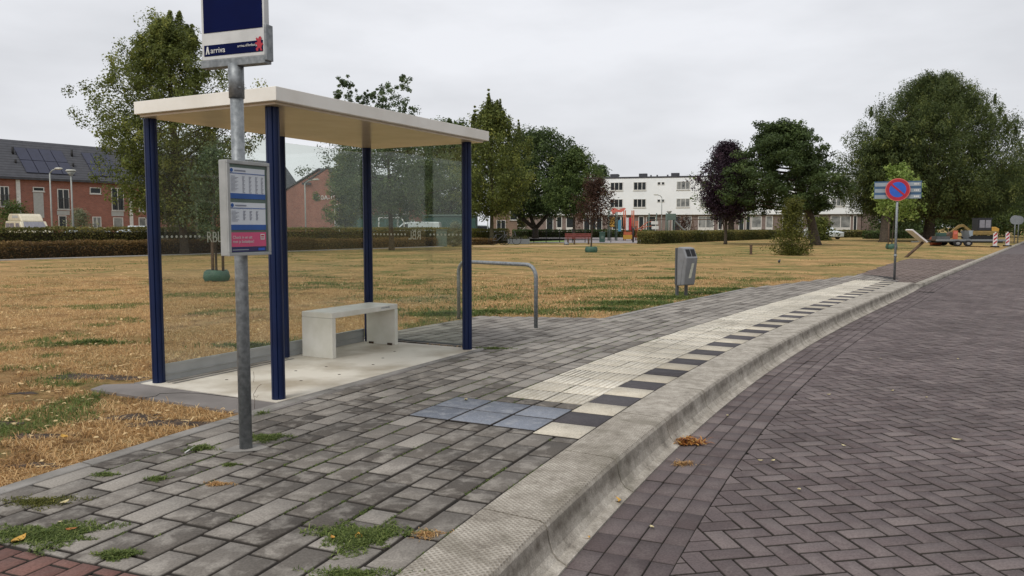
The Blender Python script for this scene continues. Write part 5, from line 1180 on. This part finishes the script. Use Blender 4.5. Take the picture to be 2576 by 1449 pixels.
for px in (1537, 1611, 1694, 1865, 2000):
    a0 = wW(px, 447)[0]; MB().b2((a0 - .6, 3, 8.781), (a0 + .6, 4.0, 9.45)).build('chimney', M['roof'], fl)
for px in (1675, 1648, 1632): a0 = wW(px, 447)[0]; MB().cyl((a0, 3, 8.781), (a0, 3, 9.2), .12, 8).build('vent_pipe', M['roof'], fl)
MB().b2((lnW + .103, .2, -.1), (lnW + 2.2, 9.4, 8.3)).build('end_wall', M['brickd'], fl)

# green garages
for px0, px1, Y_, lab in ((874, 1012, 76, 'dark green steel garage left of the white van'), (1062, 1196, 76, 'dark green steel garage behind the white van and cabinet')):
    p0, p1 = np.array(GX(px0, Y_)), np.array(GX(px1, Y_)); ln = float(p1[0] - p0[0]); g_ = thing('garage', lab, 'garage', (p0[0], p0[1], 0), 0, 'green steel garages')
    MB().b2((0, 0, 0), (ln, 5, 2.35)).build('wall', M['green'], g_, bevel=.05); MB().b2((-.08, -.08, 2.353), (ln + .08, 5.08, 2.5)).build('roof', M['greenb'], g_)
    for k in range(1): MB().b2((ln * .12, -.03, .05), (ln * .46, -.003, 2.1)).build('door', M['green'], g_); 
    MB().b2((ln * .52, -.03, .05), (ln * .9, -.003, 2.1)).build('door', M['green'], g_)

# house across the road: out of frame but mirrored in the shelter glass
oh0 = ST(np.array([5.]), far_t(5.) + 15)[0]; oh1 = ST(np.array([26.]), far_t(26.) + 15)[0]
rO, lO, aO, mbr = gable_house('row of grey houses across the road, mirrored in the shelter glass', oh1, oh0, 9, 5.6, 9.2, 'brickd', 'opposite_house', cat='house'); mbr.build('roof', M['tiles'], rO)
for k in range(6):
    for z in (.9, 3.4): window(rO, fo, fu, fn_, 1 + k * 3.5, 2.9 + k * 3.5, z, z + 1.5, 2)

# ------------------------------------------------------------ street lamps
def lamp(lab, px, ybase_Y, ztop, arm=None, r_=.055, disc_=False, head='lampl'):
    x_, Y_ = GX(px, ybase_Y); t_ = thing('street_lamp', lab, 'street lamp', (x_, Y_, 0), 0, 'street lamps')
    pts = [(0, 0, -.1), (0, 0, ztop * .5), (0, 0, ztop)]
    MB().tube(pts, [r_ * 1.2, r_, r_ * .8], 8).build('pole', M['lampm'], t_)
    if arm:
        MB().tube([(0, 0, ztop), (arm * .35, 0, ztop + .22), (arm, 0, ztop + .32)], r_ * .7, 6).build('arm', M['lampm'], t_)
        MB().sphere((arm * 1.15, 0, ztop + .33), .3, 10, 6, (1, .5, .25)).build('lamp_head', M[head], t_)
    else:
        mb = MB(); mb.tube([(0, 0, ztop - .3), (0, 0, ztop)], [.06, .28], 12); mb.build('lamp_bowl', M['lampm'], t_); mb = MB().tube([(0, 0, ztop + .001), (0, 0, ztop + .1)], [.32, .24], 12); mb.build('lamp_head', M[head], t_)
    return t_
lamp('slim lamp post with a short arm right, left of the mushroom lamp before the terrace', 131, 55, 5.0, .55)
lamp('mushroom-headed lamp post in front of the red-brick terrace', 184, 50, 4.8)
lamp('tall lamp post with an arm between the terrace end and the gabled house', 769, 66, 4.9, .8)
lamp('thin lamp post in front of the gabled house', 864, 60, 3.0)
lamp('white lamp post right of the white van, seen through glass', 1001, 70, 3.6, .3, .09)
lamp('lamp post with a curved arm before the white flats', 1664, 92, 4.7, -.6)
lamp('cone-headed lamp post before the white flats, left of the slide', 1683, 88, 3.0)
lamp('thin lamp post before the brown brick house', 1227, 76, 2.6)

# ------------------------------------------------------------ vehicles
def vehicle(name, lab, cat, loc, rz, prof, wd, mt, wins, wheels, extra=None, glass='carglass', wr=.31, roofpts=None):
    t_ = thing(name, lab, cat, (loc[0], loc[1], 0), rz)
    MB().prism(prof, (0, 1, 0), wd, (0, -wd / 2, 0), (1, 0, 0), (0, 0, 1)).build('body', M[mt], t_, bevel=.06)
    for poly in wins:
        for sgn in (-1, 1):
            MB().prism(poly, (0, sgn, 0), .012, (0, sgn * (wd / 2 + .002), 0), (1, 0, 0), (0, 0, 1)).build('side_window', M[glass], t_)
    for x in wheels:
        for sgn in (-1, 1):
            w_ = MB().cyl((x, sgn * (wd / 2 - .16), wr), (x, sgn * (wd / 2 + .02), wr), wr, 20).build('wheel', M['tyre'], t_)
            MB().cyl((x, sgn * (wd / 2 + .021), wr), (x, sgn * (wd / 2 + .03), wr), wr * .6, 14).build('rim', M['rim'], w_)
    return t_
cv = vehicle('camper_van', 'old cream high-roofed camper van parked behind the hedge', 'camper van', GX(70, 59), R(-42), [(-2.2, .35), (2.2, .35), (2.25, .95), (1.75, 1.12), (1.2, 1.72), (-2.05, 1.76), (-2.22, 1.1)], 1.75, 'carw', [[(-1.95, 1.18), (-1.1, 1.18), (-1.1, 1.6), (-1.92, 1.6)], [(-1.0, 1.18), (-.1, 1.18), (-.1, 1.6), (-1.0, 1.6)], [(.3, 1.18), (1.3, 1.18), (1.0, 1.6), (.3, 1.6)]], (-1.4, 1.45), glass='carglass2')
MB().prism([(-2.0, 1.765), (1.15, 1.725), (.75, 2.12), (.45, 2.28), (-1.6, 2.30), (-1.9, 2.1)], (0, 1, 0), 1.5, (0, -.75, 0), (1, 0, 0), (0, 0, 1)).build('high_roof', M['carw'], cv, bevel=.09)
MB().prism([(-.9, 1.98), (.55, 1.98), (.35, 2.15), (-.8, 2.17)], (0, 1, 0), .012, (0, -.765, 0), (1, 0, 0), (0, 0, 1)).build('roof_window', M['pale'], cv)
q0, q1 = Vector((1.76, 0, 1.16)), Vector((1.24, 0, 1.69)); dq = (q1 - q0).normalized(); nq = Vector((dq.z, 0, -dq.x)); mb = MB(); pz = [q0 + nq * .01 + Vector((0, -.75, 0)), q0 + nq * .01 + Vector((0, .75, 0)), q1 + nq * .01 + Vector((0, .65, 0)), q1 + nq * .01 + Vector((0, -.65, 0))]
mb.add([tuple(v) for v in pz] + [tuple(v + nq * .01) for v in pz], [(0, 1, 2, 3), (4, 5, 6, 7), (0, 1, 5, 4), (1, 2, 6, 5), (2, 3, 7, 6), (3, 0, 4, 7)]); mb.build('windscreen', M['carglass2'], cv)
vehicle('delivery_van', 'white delivery van parked behind the hedge, seen through the glass', 'van', GX(1050, 62), R(180), [(-1.8, .35), (2.0, .35), (2.05, .9), (1.55, 1.12), (1.0, 1.62), (.4, 1.72), (-1.78, 1.70), (-1.85, 1.2)], 1.8, 'vanw', [[(.62, 1.12), (1.42, 1.12), (.98, 1.52), (.62, 1.55)]], (-1.2, 1.25))
vehicle('parked_car', 'pale silver car roof just showing over the hedge right of the camper', 'car', GX(238, 52), R(20), [(-2.1, .3), (2.1, .3), (2.1, .75), (1.1, .88), (.5, 1.27), (-1.0, 1.30), (-1.75, .92), (-2.12, .85)], 1.7, 'vanw', [[(-.9, .95), (.9, .92), (.42, 1.2), (-.85, 1.23)]], (-1.3, 1.3))
vehicle('parked_car', 'white car parked by the hedge right of the lone narrow shrub', 'car', GX(2070, 86), R(-62), [(-2.1, .25), (2.1, .25), (2.1, .75), (1.1, .92), (.4, 1.38), (-1.2, 1.4), (-1.95, .95), (-2.12, .85)], 1.7, 'vanw', [[(-1.1, .98), (.85, .95), (.35, 1.3), (-1.05, 1.32)]], (-1.3, 1.3))
vehicle('parked_car', 'pale car behind the left shelter post beyond the hedge', 'car', GX(365, 54), R(25), [(-2.1, .3), (2.1, .3), (2.1, .8), (1.1, .95), (.5, 1.38), (-1.0, 1.4), (-1.75, 1.0), (-2.12, .9)], 1.7, 'vanw', [[(-.9, 1.02), (.9, 1.0), (.42, 1.3), (-.85, 1.32)]], (-1.3, 1.3))
vehicle('parked_car', 'blue-white car in the gap behind the olive tree', 'car', GX(1212, 84), R(10), [(-2.1, .3), (2.1, .3), (2.1, .8), (1.1, 1.0), (.5, 1.5), (-1.0, 1.52), (-1.75, 1.0), (-2.12, .9)], 1.7, 'vanw', [[(-.9, 1.05), (.9, 1.0), (.42, 1.4), (-.85, 1.42)]], (-1.3, 1.3))

# trailer with mini excavator
tx, ty = GX(2420, 55.5)
tl = thing('flat_trailer', 'low twin-axle flat trailer carrying a mini excavator', 'trailer', (tx, ty, 0), R(-4))
tl.scale = (1, 1, .72)
MB().b2((-2.1, -.9, .50), (2.5, .9, .62)).build('deck', M['wood'], tl); MB().b2((-2.0, -.75, .32), (2.4, .75, .497)).build('chassis', M['black'], tl); MB().b2((-2.14, -.93, .47), (2.52, -.905, .66)).build('side_rail', M['galv'], tl)
for x in (-.75, -.05):
    for sgn in (-1, 1):
        w_ = MB().cyl((x, sgn * .95, .27), (x, sgn * 1.12, .27), .27, 20).build('wheel', M['tyre'], tl); MB().cyl((x, sgn * 1.121, .27), (x, sgn * 1.13, .27), .13, 14).build('rim', M['rim'], w_)
MB().tube([(-2.05, 0, .42), (-3.2, 0, .36), (-3.4, 0, .36)], .05, 6).build('drawbar', M['galv'], tl)
ex_ = thing('mini_excavator', 'mini excavator with dark cab and mustard arm standing on the trailer', 'excavator', (tx + .45, ty, .450), R(-4))
ex_.scale = (1, 1, .83)
for y in (-.55, .55):
    MB().prism([(-.1, .05), (0, 0), (1.55, 0), (1.65, .05), (1.7, .18), (1.6, .32), (-.05, .32), (-.15, .18)], (0, 1, 0), .28, (0, y - .14, 0), (1, 0, 0), (0, 0, 1)).build('track', M['tyre'], ex_)
MB().b2((.05, -.6, .36), (1.75, .6, .72)).build('turntable', M['mustard'], ex_, bevel=.05)
cb = MB().b2((.42, -.5, .73), (1.32, .42, 1.72)).build('cab', M['carg'], ex_, bevel=.05)
for x0, x1 in ((.50, .84), (.90, 1.24)): MB().b2((x0, -.508, .98), (x1, -.501, 1.62)).build('cab_window', M['carglass2'], cb)
MB().b2((.40, -.52, 1.725), (1.36, .44, 1.80)).build('cab_roof', M['carg'], ex_)
MB().prism([(1.33, .4), (1.78, .4), (1.85, .9), (1.6, 1.05), (1.33, 1.05)], (0, 1, 0), 1.0, (0, -.5, 0), (1, 0, 0), (0, 0, 1)).build('counterweight', M['yellow'], ex_, bevel=.05)
MB().prism([(.38, .40), (.30, .62), (-.42, 1.28), (-.72, 1.22), (-1.3, .62), (-1.18, .55), (-.62, 1.02), (-.40, 1.04), (.12, .42)], (0, 1, 0), .18, (0, -.2, 0), (1, 0, 0), (0, 0, 1)).build('arm', M['mustard'], ex_, bevel=.02)
MB().prism([(-1.3, .66), (-1.1, .52), (-1.15, .1), (-1.55, .02), (-1.7, .3)], (0, 1, 0), .45, (0, -.32, 0), (1, 0, 0), (0, 0, 1)).build('bucket', M['wood'], ex_, bevel=.02)
MB().prism([(-.1, .02), (.02, .02), (.1, .75), (-.25, .75)], (0, 1, 0), 1.1, (0, -.55, 0), (1, 0, 0), (0, 0, 1)).build('door_panel', M['boardgrey'], ex_)
mb = MB().b2((-1.6, -.45, .622 + 0), (-.95, .3, .8)); 
lt = thing('trench_plate_stack', 'dark stack of tools and plates at the front of the trailer deck', 'tool stack', (tx - 1.4, ty, .450), R(-4))
MB().b2((-.5, -.5, 0), (.35, .4, .22)).build('plates', M['bind'], lt); MB().b2((-.3, -.3, .223), (.2, .3, .46)).build('case', M['green'], lt, bevel=.03)
t_ = thing('sign_panel', 'orange warning panel standing upright on the trailer', 'warning panel', (GX(2404, 55.0)[0], 55.0, .455)); MB().b2((-.17, -.02, 0), (.17, .02, .62)).build('panel', M['orange'], t_); MB().b2((-.12, -.03, .36), (.12, -.022, .55)).build('reflector', M['redrim'], t_)
t_ = thing('orange_drum', 'orange drum lying in front of the trailer drawbar', 'drum', (GX(2355, 56)[0], 56, 0)); MB().tube([(-.33, 0, .33), (-.28, 0, .33), (.28, 0, .33), (.33, 0, .33)], [.26, .31, .31, .26], 18).build('drum_body', M['orange'], t_)
t_['label'] = 'orange drum lying left of the trailer beside the big trunk'
MB().b2((-.28, -.25, -.0), (.28, .25, .06)).build('cradle', M['wood'], t_)
for px, Y_, lab in ((2505, 52.5, 'red and white striped beacon board nearer the trailer'), (2536, 54.5, 'red and white striped beacon board nearer the road')):
    x_, Y_ = GX(px, Y_); t_ = thing('beacon_board', lab, 'beacon board', (x_, Y_, -.02), R(-6), 'striped beacon boards by the trailer')
    MB().b2((-.22, -.14, 0), (.22, .14, .09)).build('foot', M['black'], t_); bd = MB().b2((-.13, -.02, .09), (.13, .02, .92)).build('board', M['rwhite'], t_)
    mb = MB()
    for k in range(3): z = .18 + k * .25; mb.prism([(-.1, z), (.1, z + .16), (.1, z + .28), (-.1, z + .12)], (0, -1, 0), .004, (0, -.021, 0), (1, 0, 0), (0, 0, 1))
    mb.build('red_stripes', M['red'], bd); MB().cyl((0, 0, .92), (0, 0, 1.0), .05, 8).build('lamp', M['rwhite'], t_)
for px, Y_, lab in ((2553, 66, 'round grey sign back on a pole at the right edge, left of its twin'), (2562, 68, 'round grey sign back on a pole at the right edge, right of its twin')):
    x_, Y_ = GX(px, Y_); t_ = thing('traffic_sign', lab, 'traffic sign', (x_, Y_, -.05), R(-20), 'round signs at the right edge')
    MB().cyl((0, 0, 0), (0, 0, 2.2), .04, 8).build('pole', M['galv'], t_); disc('round_sign', .38, -.05, M['galv'], t_, 24, z=1.95)
# leaning lectern board
b_ = G(2277, 646); t_ = thing('information_board', 'leaning wooden post carrying a slanted white information board', 'information board', (b_[0], b_[1], 0), R(0))
MB().tube([(-.1, 0, -.15), (.40, 0, .31), (.78, 0, .66)], .065, 8).build('post', M['wood'], t_)
MB().prism([(.10, 1.18), (.15, 1.22), (.84, .68), (.79, .63)], (0, 1, 0), .6, (0, -.3, 0), (1, 0, 0), (0, 0, 1)).build('board', M['rwhite'], t_)
# two dark birds / molehills on the lawn
for px, py, lab in ((1960, 663, 'small dark bird standing on the lawn before the narrow shrub'), (1140, 622, 'small dark bird on the lawn left of the far front shelter post')):
    c = G(px, py); t_ = thing('bird', lab, 'bird', (c[0], c[1], 0), rng.random()); mb = MB(); mb.sphere((0, 0, .13), .09, 10, 6, (1.5, .8, .9)); mb.sphere((.12, 0, .21), .045, 8, 5); mb.tube([(.16, 0, .21), (.20, 0, .20)], [.012, .003], 5); mb.tube([(-.1, 0, .13), (-.24, 0, .10)], [.035, .012], 5); mb.cyl((.01, .02, 0), (.01, .02, .07), .006, 5); mb.cyl((.01, -.02, 0), (.01, -.02, .07), .006, 5); mb.build('body', M['carg'], t_); t_.scale = (.6, .6, .6)

# ------------------------------------------------------------ playground and park furniture
t_ = thing('park_bench', 'red-brown slatted park bench at the edge of the playground', 'park bench', (GX(1455, 60)[0], 60, 0), 0)
for k in range(3): MB().b2((-1.0, .16 + k * .02, .50 + k * .12), (1.0, .20 + k * .02, .59 + k * .12)).build('back_slat', M['redwood'], t_)
for k in range(3): MB().b2((-1.0, -.22 + k * .13, .42), (1.0, -.11 + k * .13, .46)).build('seat_slat', M['redwood'], t_)
for x in (-.78, -.30, .78): mb = MB(); mb.b2((x - .05, -.2, 0), (x + .05, .2, .418)); mb.b2((x - .03, .205, .42), (x + .03, .25, .85)); mb.build('leg', M['wood'], t_)
t_ = thing('litter_bin', 'dark green litter bin by the playground entrance', 'litter bin', (GX(1515, 66)[0], 66, 0)); MB().b2((-.22, -.2, .06), (.22, .2, .80)).build('body', M['green'], t_, bevel=.04); MB().b2((-.24, -.22, .803), (.24, .22, .90)).build('lid', M['green'], t_, bevel=.03); MB().b2((-.12, -.205, .35), (.10, -.201, .58)).build('label_plate', M['greenb'], t_)
fc = thing('playground_fence', 'dark thin-railed fence round the playground', 'fence', (GX(1330, 67)[0], 67, 0))
x0 = GX(1330, 67)[0]; xs_ = [GX(p, 67)[0] - x0 for p in (1343, 1374, 1408, 1440, 1472, 1537)]
for x in xs_: MB().cyl((x, 0, -.05), (x, 0, 1.15), .035, 6).build('post', M['black'], fc)
mb = MB(); [mb.b2((xs_[0], -.01, z), (xs_[4], .01, z + .025)) for z in (.25, 1.05)]; [mb.b2((xs_[0] + k * .13, -.006, .275), (xs_[0] + k * .13 + .010, .006, 1.05)) for k in range(int((xs_[4] - xs_[0]) / .13))]; mb.build('railing', M['black'], fc)
bl = thing('bollard', 'black post standing at the playground opening', 'bollard', (GX(1593, 67)[0], 67, 0)); MB().cyl((0, 0, -.05), (0, 0, 1.2), .07, 10).build('post', M['black'], bl); MB().sphere((0, 0, 1.2), .075, 8, 5).build('cap', M['bind'], bl)
# orange climbing tower with red/white banner
px_ = GX(1565, 76); pl = thing('play_tower', 'orange and red climbing tower with slide in the playground', 'play tower', (px_[0], px_[1], 0))
for x in (-1.2, -.5, .3, 1.1, 1.5):
    for y in (0, 1.1): MB().cyl((x, y, 0), (x, y, 2.9 if x < 1.2 else 1.9), .055, 8).build('post', M['orange'] if x > 0 else M['greenb'], pl)
MB().b2((-1.2, -.1, 1.35), (-.75, .0, 2.25)).build('panel', M['yellow'], pl); MB().b2((-.4, -.1, .9), (-.1, -.02, 2.0)).build('panel', M['cyanp'], pl); MB().b2((.35, -.1, 1.0), (.6, -.02, 2.2)).build('panel', M['rwhite'], pl); MB().b2((.65, -.1, 1.0), (.85, -.02, 2.2)).build('panel', M['red'], pl)
MB().b2((-1.2, 0, 1.28), (1.5, 1.1, 1.36)).build('platform', M['wood'], pl)
MB().b2((.1, -.12, .15), (.95, -.04, .55)).build('panel', M['yellow'], pl); MB().b2((.15, -.11, .56), (.9, -.03, .85)).build('panel', M['orange'], pl)
MB().tube([(1.2, 0, 1.0), (1.8, 0, 1.25), (2.4, 0, 1.75), (2.9, 0, 1.85)], .05, 6).build('handrail', M['orange'], pl); MB().tube([(1.2, .5, .3), (2.2, .5, 1.3), (2.9, .5, 1.4)], .05, 6).build('handrail', M['orange'], pl)
MB().prism([(-.9, 2.45), (-.6, 2.75), (-.1, 2.7), (.35, 3.05), (.15, 3.15), (-.35, 2.95), (-.8, 3.15), (-1.1, 2.95)], (0, 1, 0), .05, (0, -.1, 0), (1, 0, 0), (0, 0, 1)).build('red_banner', M['redrim'], pl)
# wooden climbing frame
px_ = GX(1650, 74); pl = thing('climbing_frame', 'pale wooden climbing frame beside the hedge in the playground', 'climbing frame', (px_[0], px_[1], 0))
for x in (-.7, 0, .9): MB().cyl((x, 0, 0), (x + .05, 0, 2.6), .05, 8).build('post', M['greenb'], pl)
for z in (.5, .95, 2.0, 2.45): MB().cyl((-.7, 0, z), (.95, 0, z), .035, 6).build('rung', M['wood'], pl)
MB().b2((-.45, -.06, 1.55), (.2, .02, 1.85)).build('panel', M['frame'], pl); MB().b2((-.4, -.06, 1.1), (.25, .02, 1.4)).build('panel', M['frame'], pl)
px_ = GX(1690, 80); pl = thing('slide', 'tall green slide tower with a grey chute behind the hedge', 'slide', (px_[0], px_[1], 0))
for x in (-.45, .25): MB().cyl((x, 0, 0), (x, 0, 2.6), .06, 8).build('post', M['greenb'], pl)
MB().b2((-.55, -.1, 2.0), (.4, .1, 2.65)).build('cabin', M['greenb'], pl, bevel=.03); MB().prism([(.3, 2.0), (1.7, .62), (2.0, .5), (2.0, .42), (1.65, .5), (.25, 1.88)], (0, 1, 0), .5, (0, -.25, 0), (1, 0, 0), (0, 0, 1)).build('chute', M['galv'], pl)
px_ = GX(1955, 77)
for px0, lab in ((1755, 'grey swing frame leg pair before the flats, left one'), ):
    x_ = GX(1780, 84); sw = thing('swing', 'dark swing frame behind the right hedge', 'swing', (x_[0], x_[1], 0))
    for x in (-1.6, 1.6):
        MB().tube([(x - .35, 0, 0), (x, 0, 2.1)], .05, 6).build('leg', M['wood'], sw); MB().tube([(x + .35, 0, 0), (x, 0, 2.1)], .05, 6).build('leg', M['wood'], sw)
    MB().cyl((-1.6, 0, 2.1), (1.6, 0, 2.1), .05, 6).build('beam', M['wood'], sw); MB().b2((-.25, -.1, .55), (.25, .1, .6)).build('seat', M['black'], sw)
    for x in (-.23, .23): MB().cyl((x, 0, .6), (x, 0, 2.06), .012, 4).build('chain', M['galv'], sw)
# football goal seen through the glass
x_ = GX(953, 60); gl = thing('football_goal', 'white and green football goal frame behind the hedge', 'football goal', (x_[0], x_[1], 0))
MB().tube([(0, 0, 0), (0, 0, 2.0)], .05, 8).build('post', M['frame'], gl); MB().tube([(0, 0, 2.0), (1.7, 0, 2.0)], .05, 8).build('crossbar', M['frame'], gl); MB().tube([(1.7, 0, 2.0), (1.9, 0, 1.7), (2.0, 0, 0)], .05, 8).build('post', M['frame'], gl); MB().cyl((.4, .6, 0), (.4, .6, 1.9), .05, 6).build('back_post', M['green'], gl)
# cabinet
c = G(1111, 620); uc = thing('utility_cabinet', 'grey-green utility cabinet at the end of the hedge', 'utility cabinet', (c[0], c[1], 0)); MB().b2((-.36, 0, 0), (.36, .35, 1.12)).build('body', M['greenb'], uc, bevel=.02); MB().b2((-.39, -.03, 1.123), (.39, .38, 1.17)).build('lid', M['greenb'], uc); MB().b2((-.01, -.008, .08), (.01, -.001, 1.08)).build('door_gap', M['green'], uc)
# benches / bicycles at the hedge end
def bicycle(px, Y_, rz, lab):
    x_ = GX(px, Y_); bk = thing('bicycle', lab, 'bicycle', (x_[0], x_[1], .01), rz, 'bicycles by the playground')
    for x in (-.52, .52):
        mb = MB(); mb.tube([(x + .33 * math.cos(k * math.pi / 9), 0, .34 + .33 * math.sin(k * math.pi / 9)) for k in range(19)], .02, 6); mb.build('wheel', M['tyre'], bk)
    mb = MB(); [mb.tube(p, .022, 6) for p in ([(-.52, 0, .34), (-.15, 0, .34), (.4, 0, .80), (-.25, 0, .78), (-.15, 0, .34)], [(.52, 0, .34), (.38, 0, .98)], [(-.52, 0, .34), (-.25, 0, .78)])]; mb.build('frame', M['bind'], bk)
    MB().b2((-.38, -.07, .90), (-.12, .07, .96)).build('saddle', M['black'], bk); MB().tube([(.30, -.25, 1.0), (.38, 0, .99), (.30, .25, 1.0)], .016, 6).build('handlebar', M['bind'], bk)
bicycle(1256, 57, R(25), 'dark bicycle leaning by the low hedge, nearer the olive tree'); bicycle(1282, 58, R(10), 'dark bicycle right of the other one by the playground fence')
pb = thing('planter', 'long dark planter with low plants in front of the playground fence', 'planter', (GX(1300, 62)[0], 62, 0)); MB().b2((-.7, -.2, 0), (1.0, .2, .38)).build('box', M['galv'], pb); leafcloud('plants', np.array([(x, 0, .45) for x in np.linspace(-.6, .9, 9)]), np.full(9, .22), 900, .08, L['hedge'], pb)
sr = thing('stone_ring', 'broken grey stump beside the cabinet on the lawn edge', 'stump', (G(1425, 616)[0], G(1425, 616)[1], 0)); mb = MB(); mb.tube([(0, 0, 0), (0, 0, .14), (.02, 0, .2)], [.2, .17, .08], 9); mb.build('stump', M['galv'], sr); sr['label'] = 'low grey stump on the lawn left of the red bench'
# small post on the lawn
c = G(2890 / 1.4907 - 0, 940 / 1.4907 + 9); t_ = thing('marker_post', 'short brown marker post on the lawn left of the narrow shrub', 'marker post', (G(1889, 640)[0], G(1889, 640)[1], 0)); MB().b2((-.05, -.05, 0), (.05, .05, .42)).build('post', M['wood'], t_); MB().b2((-.06, -.06, .423), (.06, .06, .46)).build('cap', M['wood'], t_)
SC.render.engine = 'CYCLES'
